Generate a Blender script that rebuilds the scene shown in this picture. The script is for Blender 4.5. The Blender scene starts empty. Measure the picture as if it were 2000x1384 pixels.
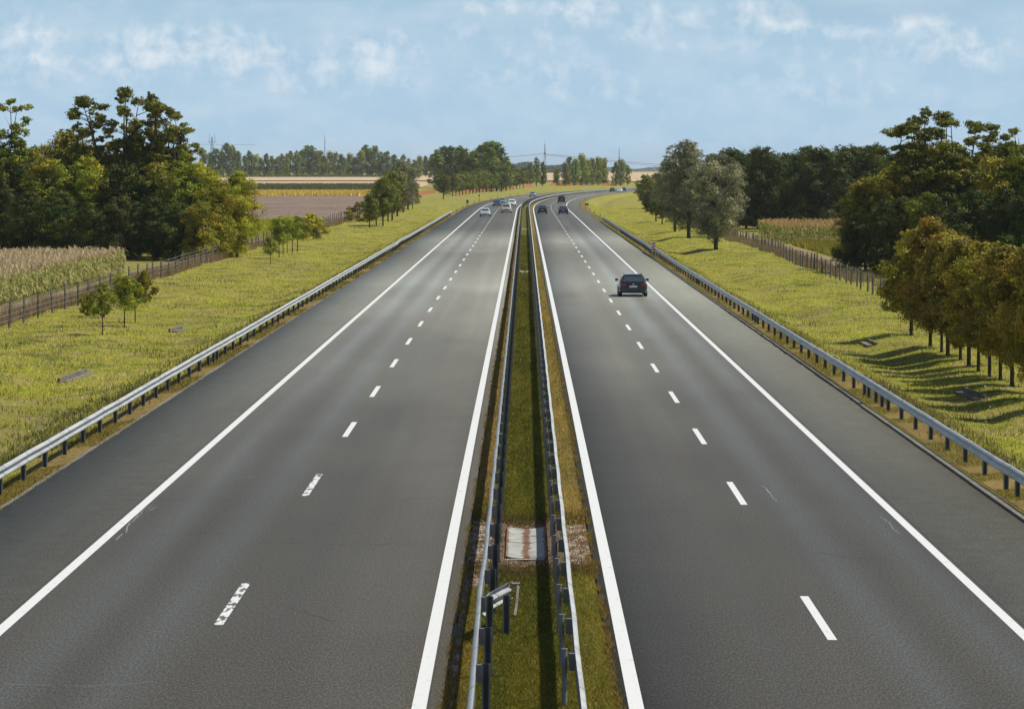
import bpy, math, random
import numpy as np
from mathutils import Vector, Matrix
R = math.radians
SC = bpy.context.scene
COL = SC.collection

# ------------------------------------------------------------------ camera
F, H = 6690.0, 8.03                       # focal length in photo pixels (2000 wide), eye height
cd = bpy.data.cameras.new('camera'); cam = bpy.data.objects.new('camera', cd); COL.objects.link(cam)
cd.sensor_width = 36; cd.sensor_fit = 'HORIZONTAL'; cd.lens = F / 2000 * 36
cd.clip_start = 1; cd.clip_end = 40000
cam.location = (0, 0, H)
cam.rotation_euler = (R(90) - math.atan(362 / F), 0, math.atan(25 / F))
SC.camera = cam
# ------------------------------------------------------------------ light
SUN_EL, SUN_AZ = R(57), R(80)             # azimuth from +Y towards +X
w = bpy.data.worlds.new('World'); SC.world = w; w.use_nodes = True
nt = w.node_tree; N = nt.nodes; L = nt.links; N.clear()
def nd(N, t, **k):
    n = N.new(t)
    for a, b in k.items():
        if a.startswith('i_'): n.inputs[int(a[2:])].default_value = b
        else: setattr(n, a, b)
    return n
out = nd(N, 'ShaderNodeOutputWorld'); bg = nd(N, 'ShaderNodeBackground'); bg.inputs[1].default_value = 0.06
sky = nd(N, 'ShaderNodeTexSky', sky_type='NISHITA'); sky.sun_disc = False
sky.sun_elevation = SUN_EL; sky.sun_rotation = SUN_AZ; sky.air_density = 1.0; sky.dust_density = 0.6; sky.ozone_density = 2.0
tint = nd(N, 'ShaderNodeMix', data_type='RGBA', blend_type='MULTIPLY'); tint.inputs[0].default_value = 1
tint.inputs[7].default_value = (0.80, 0.92, 1.0, 1)
L.new(sky.outputs[0], tint.inputs[6])
# (the horizon band is made paler further down)
# clouds: a map of the sky in directions (tan azimuth, tan elevation)
tc = nd(N, 'ShaderNodeTexCoord'); sx = nd(N, 'ShaderNodeSeparateXYZ'); L.new(tc.outputs['Generated'], sx.inputs[0])
def mth(op, a, b=None, c=None, clamp=False):
    n = N.new('ShaderNodeMath'); n.operation = op; n.use_clamp = clamp
    for i, v in enumerate((a, b, c)):
        if v is None: continue
        if isinstance(v, (int, float)): n.inputs[i].default_value = v
        else: L.new(v, n.inputs[i])
    return n.outputs[0]
ay = mth('MAXIMUM', mth('ABSOLUTE', sx.outputs[1]), 0.05)
uu = mth('MULTIPLY', mth('DIVIDE', sx.outputs[0], ay), F / 100)   # hundreds of photo pixels from the vanishing point
vv = mth('MULTIPLY', mth('DIVIDE', sx.outputs[2], ay), F / 100)
cv = nd(N, 'ShaderNodeCombineXYZ'); L.new(uu, cv.inputs[0]); L.new(vv, cv.inputs[1])
def noise(N, L, vec, scale, detail=4, rough=.55, dist=0):
    n = N.new('ShaderNodeTexNoise'); n.inputs['Scale'].default_value = scale; n.inputs['Detail'].default_value = detail
    n.inputs['Roughness'].default_value = rough; n.inputs['Distortion'].default_value = dist
    if vec is not None: L.new(vec, n.inputs['Vector'])
    return n.outputs['Fac']
nz = noise(N, L, cv.outputs[0], 2.2, 12, .60, .2)
cv2 = nd(N, 'ShaderNodeMapping'); L.new(cv.outputs[0], cv2.inputs[0]); cv2.inputs['Scale'].default_value = (.6, 1.6, 1)
nz2 = noise(N, L, cv2.outputs[0], .8, 6, .55, .3)
def blob(cx, cy, rx, ry, amp):          # soft patch of cloud
    px, py = (cx - 1025) / 100, (330 - cy) / 100
    a = mth('POWER', mth('MULTIPLY', mth('SUBTRACT', uu, px), 100 / rx), 2)
    b = mth('POWER', mth('MULTIPLY', mth('SUBTRACT', vv, py), 100 / ry), 2)
    return mth('MULTIPLY', mth('SUBTRACT', 1, mth('ADD', a, b), clamp=True), amp)
tot = None
for b in ((60, 75, 120, 62, .8), (280, 85, 130, 55, .8), (430, 95, 150, 60, .85), (560, 120, 90, 40, .4), (700, 95, 110, 60, .55), (780, 115, 120, 70, .5),
          (905, 65, 50, 28, .5), (935, 140, 90, 30, .3), (960, 12, 90, 30, .8), (1120, 20, 110, 42, .85), (1290, 45, 130, 60, .65), (1400, 95, 140, 30, .5), (1480, 30, 110, 45, .9),
          (1600, 62, 120, 26, .6), (1790, 70, 130, 62, .8), (1920, 100, 80, 50, .7), (1600, 120, 130, 40, .35), (160, 140, 260, 40, .6), (1060, 100, 140, 60, .5), (620, 160, 260, 45, .45), (1150, 170, 260, 50, .4), (1620, 175, 260, 45, .45)):
    o_ = blob(*b); tot = o_ if tot is None else mth('ADD', tot, o_)
tot = mth('MINIMUM', mth('MULTIPLY', tot, 1.25), 1.0)
cmask = mth('MULTIPLY', mth('SUBTRACT', mth('ADD', mth('MULTIPLY', tot, .36), mth('MULTIPLY', nz, 2.2)), 1.12), 1.5, clamp=True)
cmask = mth('MULTIPLY', cmask, mth('ADD', .30, mth('MULTIPLY', tot, .60)))
wisp = mth('MULTIPLY', mth('SUBTRACT', mth('ADD', mth('MULTIPLY', nz2, .7), mth('MULTIPLY', nz, .3)), .43), 2.2, clamp=True)
cmask = mth('MAXIMUM', cmask, mth('MULTIPLY', wisp, .62))
hz_f = mth('MULTIPLY', mth('POWER', 2.718, mth('MULTIPLY', mth('POWER', mth('MULTIPLY', mth('MAXIMUM', sx.outputs[2], 0), 7.5), 2), -1.0)), 0.97)
gl = nd(N, 'ShaderNodeMix', data_type='RGBA'); L.new(hz_f, gl.inputs[0]); L.new(tint.outputs[2], gl.inputs[6]); gl.inputs[7].default_value = (6.6, 9.6, 12.4, 1)
mx = nd(N, 'ShaderNodeMix', data_type='RGBA'); L.new(cmask, mx.inputs[0]); L.new(gl.outputs[2], mx.inputs[6]); mx.inputs[7].default_value = (11.8, 12.9, 13.8, 1)
# blue-grey undersides of higher cloud along the top
drk = None
for b in ((600, -4, 120, 16, 1), (1640, 25, 240, 26, 1), (1880, 12, 160, 30, .9), (1350, 66, 90, 14, .5), (820, -4, 90, 10, .6)):
    o_ = blob(*b); drk = o_ if drk is None else mth('ADD', drk, o_)
drk = mth('MULTIPLY', mth('MULTIPLY', drk, nz, clamp=True), .55)
mx2 = nd(N, 'ShaderNodeMix', data_type='RGBA'); L.new(drk, mx2.inputs[0]); L.new(mx.outputs[2], mx2.inputs[6]); mx2.inputs[7].default_value = (5.0, 7.4, 9.8, 1)
L.new(mx2.outputs[2], bg.inputs[0]); L.new(bg.outputs[0], out.inputs[0])
sd = bpy.data.lights.new('sun', 'SUN'); so = bpy.data.objects.new('sun', sd); COL.objects.link(so)
sd.energy = 4.9; sd.angle = R(.53); sd.color = (1, .93, .80)
sdir = Vector((math.cos(SUN_EL) * math.sin(SUN_AZ), math.cos(SUN_EL) * math.cos(SUN_AZ), math.sin(SUN_EL)))
so.rotation_euler = sdir.to_track_quat('Z', 'Y').to_euler(); so.location = (0, 0, 60)
SC.view_settings.view_transform = 'Standard'; SC.view_settings.look = 'None'; SC.view_settings.exposure = 0.12; SC.view_settings.gamma = 1
SC.cycles.max_bounces = 6; SC.cycles.transparent_max_bounces = 8; SC.cycles.volume_bounces = 0

# ------------------------------------------------------------------ terrain and road path
def xc(Y):                                # lateral position of the motorway's centre line
    Y = np.asarray(Y, float); d = np.clip(Y - 650, 0, 1150); e = np.clip(Y - 1800, 0, None)
    return 1.244e-5 * d ** 2.3 + e * (1.244e-5 * 2.3 * 1150 ** 1.3)
PU = [-1e5, -34, -30, -24, -20, -17, -14.3, -13.6, -12.40, -12.35, -1.215, -1.205, -.6, 0, .6, 1.385, 1.395, 11.44, 11.50, 12.7, 13.4, 15.4, 17, 19, 24, 27, 1e5]
PZ = [-1.0, -1.0, -.85, -.9, -1.05, -1.0, -.25, -.06, -.04, -.2, -.2, -.05, -.07, -.13, -.07, -.05, -.2, -.2, -.03, -.05, -.25, -.98, -1.1, -.75, -.8, -.95, -1.0]
def sm(t): t = np.clip(t, 0, 1); return t * t * (3 - 2 * t)
def terr(X, Y):
    X = np.asarray(X, float); Y = np.asarray(Y, float); u = X - xc(Y); a = np.abs(u)
    z = np.interp(u, PU, PZ)
    k = sm((a - 13.5) / 4) * (1 - sm((a - 27) / 6))
    z = z + k * (.08 * np.sin(Y / 8.3 + u * .6 + np.sin(u * .35)) + .04 * np.sin(Y / 4.7 - u * .9 + 1.5 * np.sin(u * .7)) + .09 * np.sin(Y / 17. + 2 + u * .1) * 1.0)
    return z + 3.2 * sm((Y - 1100) / 1200) * sm((a - 45) / 60)
def G(px, py):                            # the ground point seen at a photo pixel
    Y = 48 * 1.004 ** np.arange(1350); X = (px - 1025) / F * Y
    y = 330 + F * (H - terr(X, Y)) / Y
    i = int(np.argmax(y <= py)) if (y <= py).any() else len(Y) - 1
    if i > 0:
        t = (y[i - 1] - py) / max(1e-9, y[i - 1] - y[i]); Yv = Y[i - 1] + t * (Y[i] - Y[i - 1])
    else: Yv = Y[0]
    Xv = (px - 1025) / F * Yv
    return float(Xv), float(Yv), float(terr(Xv, Yv))
def at(px, Y):                            # a ground point at depth Y under a photo column
    X = (px - 1025) / F * Y; return float(X), float(Y), float(terr(X, Y))
def PX(X, Y): return 1025 + F * X / Y

# ------------------------------------------------------------------ object helpers
def tag(o, label=None, cat=None, group=None, kind=None):
    if label: o['label'] = label
    if cat: o['category'] = cat
    if group: o['group'] = group
    if kind: o['kind'] = kind
    return o
def link(name, me, mat=None, parent=None):
    o = bpy.data.objects.new(name, me); COL.objects.link(o)
    if mat is not None and len(me.materials) == 0: me.materials.append(mat)
    if parent is not None: o.parent = parent
    return o
def empty(name, loc=(0, 0, 0), rz=0, sc=1):
    o = bpy.data.objects.new(name, None); COL.objects.link(o); o.location = loc; o.rotation_euler = (0, 0, rz)
    o.scale = (sc, sc, sc) if isinstance(sc, (int, float)) else sc; o.empty_display_size = .3
    return o
def copy_tree(o, parent=None):
    c = o.copy(); COL.objects.link(c)
    if parent is not None: c.parent = parent
    for ch in [x for x in KIDS.get(o.name, [])]:
        copy_tree(ch, c)
    return c
KIDS = {}
def register(root):
    for ch in root.children:
        KIDS.setdefault(root.name, []).append(ch); register(ch)
def npmesh(name, V, Fq, col=None, smooth=False, uv=None):
    """V (n,3); Fq (m,k) faces of k corners, or a list of such arrays."""
    me = bpy.data.meshes.new(name)
    Fs = Fq if isinstance(Fq, list) else [Fq]
    Fs = [np.asarray(f, np.int32) for f in Fs if len(f)]
    me.vertices.add(len(V)); me.vertices.foreach_set('co', np.asarray(V, np.float32).ravel())
    nl = sum(f.size for f in Fs); npl = sum(len(f) for f in Fs)
    me.loops.add(nl); me.polygons.add(npl)
    vi = np.concatenate([f.ravel() for f in Fs]).astype(np.int32)
    me.loops.foreach_set('vertex_index', vi)
    tot = np.concatenate([np.full(len(f), f.shape[1], np.int32) for f in Fs])
    st = np.concatenate([[0], np.cumsum(tot)[:-1]]).astype(np.int32)
    me.polygons.foreach_set('loop_start', st); me.polygons.foreach_set('loop_total', tot)
    if smooth: me.polygons.foreach_set('use_smooth', np.ones(npl, bool))
    if col is not None:
        a = me.color_attributes.new('tint', 'FLOAT_COLOR', 'POINT')
        c4 = np.ones((len(V), 4), np.float32); c4[:, :3] = col; a.data.foreach_set('color', c4.ravel())
    if uv is not None:
        ul = me.uv_layers.new(name='UVMap'); ul.data.foreach_set('uv', np.asarray(uv, np.float32)[vi].ravel())
    me.update(calc_edges=True)
    return me
class MB:
    """collects simple solids into one mesh"""
    def __init__(s): s.v = []; s.f = []
    def add(s, vs, fs):
        n = len(s.v); s.v += [tuple(v) for v in vs]; s.f += [tuple(i + n for i in f) for f in fs]; return s
    def box(s, c, d, rz=0, top=None):
        x, y, z = d[0] / 2, d[1] / 2, d[2] / 2; tx, ty = top if top else (1, 1); vs = []
        for k, (a, b, e) in enumerate([(-x, -y, -z), (x, -y, -z), (x, y, -z), (-x, y, -z), (-x * tx, -y * ty, z), (x * tx, -y * ty, z), (x * tx, y * ty, z), (-x * tx, y * ty, z)]):
            ca, sa = math.cos(rz), math.sin(rz); vs.append((c[0] + a * ca - b * sa, c[1] + a * sa + b * ca, c[2] + e))
        return s.add(vs, [(0, 3, 2, 1), (4, 5, 6, 7), (0, 1, 5, 4), (1, 2, 6, 5), (2, 3, 7, 6), (3, 0, 4, 7)])
    def tube(s, pts, rad, n=6, cap=True):
        pts = [Vector(p) for p in pts]; rad = rad if isinstance(rad, (list, tuple)) else [rad] * len(pts); vs = []; fs = []
        for i, p in enumerate(pts):
            d = (pts[min(i + 1, len(pts) - 1)] - pts[max(i - 1, 0)]).normalized()
            a = d.cross(Vector((0, 0, 1)) if abs(d.z) < .9 else Vector((1, 0, 0))).normalized(); b = d.cross(a)
            for k in range(n):
                t = 2 * math.pi * k / n; vs.append(p + (a * math.cos(t) + b * math.sin(t)) * rad[i])
        for i in range(len(pts) - 1):
            for k in range(n):
                k2 = (k + 1) % n; fs.append((i * n + k, i * n + k2, (i + 1) * n + k2, (i + 1) * n + k))
        if cap: fs.append(tuple(range(n - 1, -1, -1))); fs.append(tuple((len(pts) - 1) * n + k for k in range(n)))
        return s.add(vs, fs)
    def prism(s, prof, x0, x1):            # (y,z) outline extruded along x
        n = len(prof); vs = [(x0, a, b) for a, b in prof] + [(x1, a, b) for a, b in prof]
        return s.add(vs, [tuple(range(n)), tuple(range(2 * n - 1, n - 1, -1))] + [(i, n + i, n + (i + 1) % n, (i + 1) % n) for i in range(n)])
    def mesh(s, name, smooth=False):
        me = bpy.data.meshes.new(name); me.from_pydata(s.v, [], s.f); me.update()
        if smooth: me.polygons.foreach_set('use_smooth', np.ones(len(me.polygons), bool))
        return me
    def build(s, name, mat, parent=None, smooth=False, bevel=0):
        o = link(name, s.mesh(name, smooth), mat, parent)
        if bevel:
            m = o.modifiers.new('bevel', 'BEVEL'); m.width = bevel; m.segments = 2; m.limit_method = 'ANGLE'
        return o

# ------------------------------------------------------------------ materials
def mat(name, col=(.5, .5, .5), rough=.7, metal=0, spec=.5, coat=0):
    m = bpy.data.materials.new(name); m.use_nodes = True; b = m.node_tree.nodes['Principled BSDF']
    b.inputs['Base Color'].default_value = (*col, 1); b.inputs['Roughness'].default_value = rough; b.inputs['Metallic'].default_value = metal
    b.inputs['Specular IOR Level'].default_value = spec; b.inputs['Coat Weight'].default_value = coat
    return m
class NT:
    def __init__(s, m): s.m = m; s.N = m.node_tree.nodes; s.L = m.node_tree.links; s.b = s.N['Principled BSDF']
    def tex(s, out='Object'):
        t = s.N.new('ShaderNodeTexCoord'); return t.outputs[out]
    def mapv(s, v, scale):
        n = s.N.new('ShaderNodeMapping'); s.L.new(v, n.inputs[0]); n.inputs['Scale'].default_value = scale; return n.outputs[0]
    def noise(s, v, sc, det=4, ro=.55, dist=0): return noise(s.N, s.L, v, sc, det, ro, dist)
    def ramp(s, f, stops):
        n = s.N.new('ShaderNodeValToRGB'); s.L.new(f, n.inputs[0]); e = n.color_ramp.elements
        while len(e) < len(stops): e.new(.5)
        for i, (p, c) in enumerate(stops): e[i].position = p; e[i].color = (*c, 1) if len(c) == 3 else c
        return n.outputs[0]
    def mix(s, f, a, b, mode='MIX'):
        n = s.N.new('ShaderNodeMix'); n.data_type = 'RGBA'; n.blend_type = mode
        for i, v in ((0, f), (6, a), (7, b)):
            if isinstance(v, (int, float)): n.inputs[i].default_value = v
            elif isinstance(v, tuple): n.inputs[i].default_value = (*v, 1)
            else: s.L.new(v, n.inputs[i])
        return n.outputs[2]
    def math(s, op, a, b=None, clamp=False):
        n = s.N.new('ShaderNodeMath'); n.operation = op; n.use_clamp = clamp
        for i, v in enumerate((a, b)):
            if v is None: continue
            if isinstance(v, (int, float)): n.inputs[i].default_value = v
            else: s.L.new(v, n.inputs[i])
        return n.outputs[0]
    def sep(s, v):
        n = s.N.new('ShaderNodeSeparateXYZ'); s.L.new(v, n.inputs[0]); return n.outputs
    def color(s, c): s.L.new(c, s.b.inputs['Base Color'])
    def bump(s, h, strength=.4, dist=.05):
        n = s.N.new('ShaderNodeBump'); n.inputs['Strength'].default_value = strength; n.inputs['Distance'].default_value = dist
        s.L.new(h, n.inputs['Height']); s.L.new(n.outputs[0], s.b.inputs['Normal'])

G_YEL = (.44, .445, .07); G_GRN = (.22, .27, .045); G_DRY = (.50, .41, .19); G_OLV = (.20, .185, .035)
def grass_color(t, v):
    a = t.noise(v, .20, 7, .68, .6); b = t.noise(v, .55, 6, .7); c = t.noise(v, 4, 5, .75)
    base = t.ramp(a, [(.28, G_OLV), (.38, G_GRN), (.46, G_YEL), (.56, G_YEL), (.64, G_GRN), (.74, G_OLV)])
    base = t.mix(t.ramp(b, [(.48, (0, 0, 0)), (.60, (.85, .85, .85))]), base, G_DRY)
    return t.mix(.65, base, t.ramp(c, [(.30, (.40, .42, .35)), (.5, (1, 1, 1)), (.70, (1.3, 1.25, 1.2))]), 'MULTIPLY')
def make_grass_ground():
    m = mat('meadow_ground', rough=.95, spec=.1); t = NT(m); v = t.tex()
    t.color(t.mix(1.0, grass_color(t, v), (.62, .60, .60), 'MULTIPLY')); t.bump(t.noise(v, 5, 6, .7), 1, .25); return m
M = {}
M['meadow'] = make_grass_ground()
def make_soil(name, stops, sc=3, stretch=(1, 1, 1), bump=.1):
    m = mat(name, rough=.95, spec=.1); t = NT(m); v = t.mapv(t.tex(), stretch)
    t.color(t.mix(.5, t.ramp(t.noise(v, sc, 6, .65), stops), t.ramp(t.noise(v, sc * .07, 3), [(.3, (.6, .6, .6)), (.7, (1.3, 1.3, 1.3))]), 'MULTIPLY'))
    t.bump(t.noise(v, sc * 1.5, 6, .7), .8, bump); return m
M['plough'] = make_soil('ploughed_soil', [(.3, (.115, .080, .060)), (.55, (.21, .155, .125)), (.75, (.29, .22, .18))], 1.2, (1, .25, 1), .2)
M['stubble'] = make_soil('stubble', [(.3, (.36, .26, .15)), (.6, (.52, .40, .26)), (.8, (.58, .47, .32))], .5, (.15, 1, 1))
M['path'] = make_soil('dry_track', [(.3, (.17, .13, .08)), (.6, (.27, .21, .14)), (.8, (.34, .27, .18))], 2)
M['brownverge'] = make_soil('verge_soil', [(.3, (.07, .052, .018)), (.5, (.20, .135, .05)), (.62, (.16, .14, .03)), (.8, (.30, .20, .09))], 6, (1, .5, 1), .04)
M['bare'] = make_soil('bare_earth', [(.3, (.075, .05, .03)), (.55, (.15, .10, .065)), (.8, (.26, .20, .15))], 7, (1, .6, 1), .03)
M['gravel'] = make_soil('gravel', [(.3, (.12, .08, .05)), (.5, (.27, .22, .18)), (.75, (.42, .38, .34))], 22, (1, .6, 1), .03)
def make_asphalt():
    m = mat('asphalt', rough=.17, spec=.5); t = NT(m)
    uv = t.tex('UV'); s = t.sep(uv); ob = t.tex()
    fine = t.noise(t.mapv(ob, (1, .22, 1)), 30, 4, .85); mid = t.noise(ob, 9, 4, .6)
    streak = t.noise(t.mapv(uv, (.55, .012, 1)), 1.0, 4, .55, .3); streak2 = t.noise(t.mapv(uv, (1.6, .006, 1)), 1.0, 3, .5)
    patch = t.noise(t.mapv(uv, (.09, .02, 1)), 1.0, 4, .6)
    base = t.ramp(streak, [(.3, (0.0477, 0.0382, 0.0312)), (.5, (0.0617, 0.0505, 0.0411)), (.68, (0.0841, 0.0750, 0.0635))])
    base = t.mix(.5, base, t.ramp(streak2, [(.3, (0.0518, 0.0427, 0.0352)), (.7, (0.0876, 0.0790, 0.0675))]))
    base = t.mix(.55, base, t.ramp(patch, [(.3, (0.0477, 0.0401, 0.0329)), (.55, (0.0665, 0.0602, 0.0487)), (.75, (0.0876, 0.0712, 0.0599))]))
    au = t.math('ABSOLUTE', s[0])
    tr1 = t.math('SUBTRACT', 1.0, t.math('MULTIPLY', t.math('ABSOLUTE', t.math('SUBTRACT', au, 6.3)), 1.6), True)
    tr2 = t.math('SUBTRACT', 1.0, t.math('MULTIPLY', t.math('ABSOLUTE', t.math('SUBTRACT', au, 8.0)), 1.6), True)
    tr3 = t.math('MULTIPLY', t.math('SUBTRACT', 1.0, t.math('MULTIPLY', t.math('ABSOLUTE', t.math('SUBTRACT', au, 7.1)), 2.2), True), .5)
    base = t.mix(t.math('MULTIPLY', t.math('MULTIPLY', t.math('MAXIMUM', tr1, tr2), t.math('SUBTRACT', streak, .05)), .6), base, (0.0931, 0.1006, 0.1052))
    base = t.mix(t.math('MULTIPLY', tr3, .6), base, (0.0465, 0.0428, 0.0387))
    # hard shoulders laid in a slightly greener, older mix
    shl = t.math('MAXIMUM', t.math('LESS_THAN', s[0], -9.24), t.math('GREATER_THAN', s[0], 8.72))
    base = t.mix(t.math('MULTIPLY', shl, .65), base, t.ramp(t.noise(ob, 1.3, 5, .65), [(.3, (0.0491, 0.0441, 0.0329)), (.7, (0.0785, 0.0724, 0.0577))]))
    base = t.mix(.8, base, t.ramp(fine, [(.36, (.25, .25, .26)), (.5, (.95, .95, .95)), (.62, (2.1, 2.1, 2.1))]), 'MULTIPLY')
    base = t.mix(.5, base, t.ramp(mid, [(.3, (.82, .82, .82)), (.7, (1.15, 1.15, 1.15))]), 'MULTIPLY')
    # grazing sky sheen painted into the albedo by distance: paler middle stretch, darker bands
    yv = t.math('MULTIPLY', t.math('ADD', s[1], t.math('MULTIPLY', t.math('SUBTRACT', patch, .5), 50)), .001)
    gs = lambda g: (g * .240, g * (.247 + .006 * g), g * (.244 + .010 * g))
    sheen = t.ramp(yv, [(.045, gs(1.1)), (.075, gs(1.2)), (.115, gs(1.7)), (.185, gs(3.0)), (.24, gs(4.2)), (.30, gs(3.0)), (.33, gs(2.7)), (.385, gs(4.0)), (.46, gs(1.6)), (.65, gs(1.5)), (1.0, gs(2.1))])
    sheen_mul = t.N.new('ShaderNodeVectorMath'); sheen_mul.operation = 'SCALE'; t.L.new(sheen, sheen_mul.inputs[0]); sheen_mul.inputs['Scale'].default_value = 3.7
    base = t.mix(1.0, base, sheen_mul.outputs[0], 'MULTIPLY')
    t.color(base)
    t.L.new(t.math('ADD', t.math('MULTIPLY', streak2, .15), .36), t.b.inputs['Roughness'])
    t.b.inputs['IOR'].default_value = 1.10; return m
def make_gravel():
    m = mat('gravelly_soil', rough=.95, spec=.1); t = NT(m); v = t.tex()
    g = t.ramp(t.noise(t.mapv(v, (1, .6, 1)), 22, 6, .65), [(.3, (.14, .11, .09)), (.5, (.30, .26, .23)), (.75, (.50, .46, .43))])
    b = t.ramp(t.noise(v, 9, 5, .65), [(.3, (.07, .04, .02)), (.7, (.20, .12, .06))])
    t.color(t.mix(t.ramp(t.noise(t.mapv(v, (2.2, .8, 1)), 1.6, 5, .7), [(.47, (1, 1, 1)), (.56, (0, 0, 0))]), g, b)); t.bump(t.noise(v, 30, 4), .8, .03); return m
M['gravel'] = make_gravel()
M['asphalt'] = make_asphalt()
def make_paint(name, lo, hi, wornness):
    m = mat(name, rough=.6, spec=.4); t = NT(m); ob = t.tex(); v = t.mapv(ob, (1, .35, 1))
    f = t.noise(v, 14, 5, .7); g = t.noise(t.mapv(ob, (3.5, 1.0, 1)), 2.2, 4, .6)
    c = t.mix(t.ramp(f, [(lo, (0, 0, 0)), (hi, (1, 1, 1))]), (.16, .16, .16), (.60, .62, .63))
    if wornness: c = t.mix(t.ramp(g, [(.50, (0, 0, 0)), (.56, (1, 1, 1))]), c, (.09, .085, .08))
    else: c = t.mix(t.ramp(g, [(.60, (0, 0, 0)), (.74, (.55, .55, .55))]), c, (.26, .25, .24))
    t.color(c); return m
M['paint'] = make_paint('road_paint', .22, .34, False); M['wornpaint'] = make_paint('worn_road_paint', .30, .40, True)
def make_concrete():
    m = mat('old_concrete', rough=.85, spec=.2); t = NT(m); v = t.tex()
    c = t.ramp(t.noise(v, 3, 6, .65), [(.3, (.26, .25, .22)), (.6, (.50, .50, .46)), (.8, (.58, .58, .55))])
    st = t.noise(t.mapv(v, (1.5, 6, 1)), 1.2, 4, .7)
    t.color(t.mix(t.ramp(st, [(.56, (0, 0, 0)), (.62, (1, 1, 1))]), c, (.13, .085, .055))); t.bump(t.noise(v, 20, 4), .4, .02); return m
M['concrete'] = make_concrete()
def make_slab_concrete():
    m = mat('stained_slab_concrete', rough=.85, spec=.2); t = NT(m); v = t.tex(); s_ = t.sep(v)
    c = t.ramp(t.noise(v, 3, 6, .65), [(.3, (.22, .225, .21)), (.6, (.36, .37, .35)), (.8, (.42, .43, .42))])
    ln = t.noise(t.mapv(v, (3, 2.2, 1)), 1.6, 5, .75)
    mid = t.math('SUBTRACT', 1.0, t.math('MULTIPLY', t.math('ABSOLUTE', s_[0], None), 5.5), True)
    edge = t.math('MULTIPLY', t.math('SUBTRACT', t.math('ABSOLUTE', s_[0], None), .30), 3.0, True)
    f = t.math('ADD', t.math('ADD', t.math('MULTIPLY', mid, .42), edge), ln)
    t.color(t.mix(t.ramp(f, [(.70, (0, 0, 0)), (.78, (1, 1, 1))]), c, (.15, .085, .05))); t.bump(t.noise(v, 20, 4), .4, .02); return m
M['slabconcrete'] = make_slab_concrete()
def make_galv(name, c0, c1, rough, metal):
    m = mat(name, rough=rough, metal=metal, spec=.5); t = NT(m); v = t.tex()
    c = t.mix(t.noise(t.mapv(v, (1, .25, 1)), 3, 5, .6), c0, c1); s_ = t.sep(v)
    ph = t.math('FRACT', t.math('MULTIPLY', s_[1], .25)); seam = t.math('LESS_THAN', ph, .012)          # overlap joint every four metres
    lap = t.math('MULTIPLY', t.math('LESS_THAN', ph, .08), .16)
    gr = t.ramp(t.noise(t.mapv(v, (1, .5, 3)), 1.3, 5, .7), [(.45, (0, 0, 0)), (.70, (.5, .5, .5))])
    c = t.mix(gr, c, (.16, .14, .12)); c = t.mix(lap, c, (.1, .1, .1)); c = t.mix(t.math('MULTIPLY', seam, .75), c, (.03, .03, .03)); t.color(c); return m
M['galv'] = make_galv('galvanised_steel', (.37, .385, .39), (.58, .60, .60), .45, .18)
M['galvpost'] = make_galv('weathered_steel_post', (.14, .145, .15), (.27, .28, .29), .6, .05)
M['galvback'] = make_galv('shaded_steel_back', (.07, .075, .07), (.15, .155, .15), .6, .05)  # beam backs coloured darker, so the shade behind the rail is in the steel
M['bark'] = make_soil('bark', [(.3, (.045, .035, .026)), (.7, (.13, .10, .075))], 6, (1, 1, .2), .03)
M['fencepost'] = make_soil('weathered_post', [(.3, (.10, .09, .08)), (.7, (.26, .24, .22))], 5, (1, 1, .3), .01)
def make_foliage(name, trans=.30, rough=.6, spec=.25):
    m = mat(name, rough=rough, spec=spec); t = NT(m); N, L = t.N, t.L
    at_ = N.new('ShaderNodeAttribute'); at_.attribute_name = 'tint'
    oi = N.new('ShaderNodeObjectInfo'); hs = N.new('ShaderNodeHueSaturation')
    L.new(at_.outputs['Color'], hs.inputs['Color'])
    L.new(t.math('ADD', t.math('MULTIPLY', oi.outputs['Random'], .45), .78), hs.inputs['Value'])
    L.new(t.math('ADD', t.math('MULTIPLY', oi.outputs['Random'], .03), .485), hs.inputs['Hue'])
    L.new(hs.outputs[0], t.b.inputs['Base Color'])
    tr = N.new('ShaderNodeBsdfTranslucent'); L.new(hs.outputs[0], tr.inputs[0])
    ms = N.new('ShaderNodeMixShader'); ms.inputs[0].default_value = trans
    L.new(t.b.outputs[0], ms.inputs[1]); L.new(tr.outputs[0], ms.inputs[2]); L.new(ms.outputs[0], N['Material Output'].inputs[0]); return m
M['leaf'] = make_foliage('foliage', .20); M['blade'] = make_foliage('grass_blades', .35, .7, .15)
def make_grassblade():
    m = mat('verge_grass', rough=.8, spec=.1); t = NT(m); v = t.tex(); N, L = t.N, t.L
    at_ = N.new('ShaderNodeAttribute'); at_.attribute_name = 'tint'
    c = t.mix(1.0, grass_color(t, v), at_.outputs['Color'], 'MULTIPLY'); t.color(c)
    tr = N.new('ShaderNodeBsdfTranslucent'); L.new(c, tr.inputs[0]); ms = N.new('ShaderNodeMixShader'); ms.inputs[0].default_value = .35
    L.new(t.b.outputs[0], ms.inputs[1]); L.new(tr.outputs[0], ms.inputs[2]); L.new(ms.outputs[0], N['Material Output'].inputs[0]); return m
M['vergeblade'] = make_grassblade()
M['median'] = make_soil('median_turf', [(.3, (.045, .050, .006)), (.5, (.085, .088, .010)), (.68, (.15, .125, .02))], 3, (1, .4, 1), .03)
M['tyre'] = mat('tyre_rubber', (.018, .018, .018), .8); M['rim'] = mat('alloy_rim', (.45, .46, .48), .3, .9)
M['glass'] = mat('car_glass', (.03, .045, .055), .06, 0, .9); M['red'] = mat('tail_lamp_red', (.26, .010, .010), .2, 0, .6)
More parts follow.
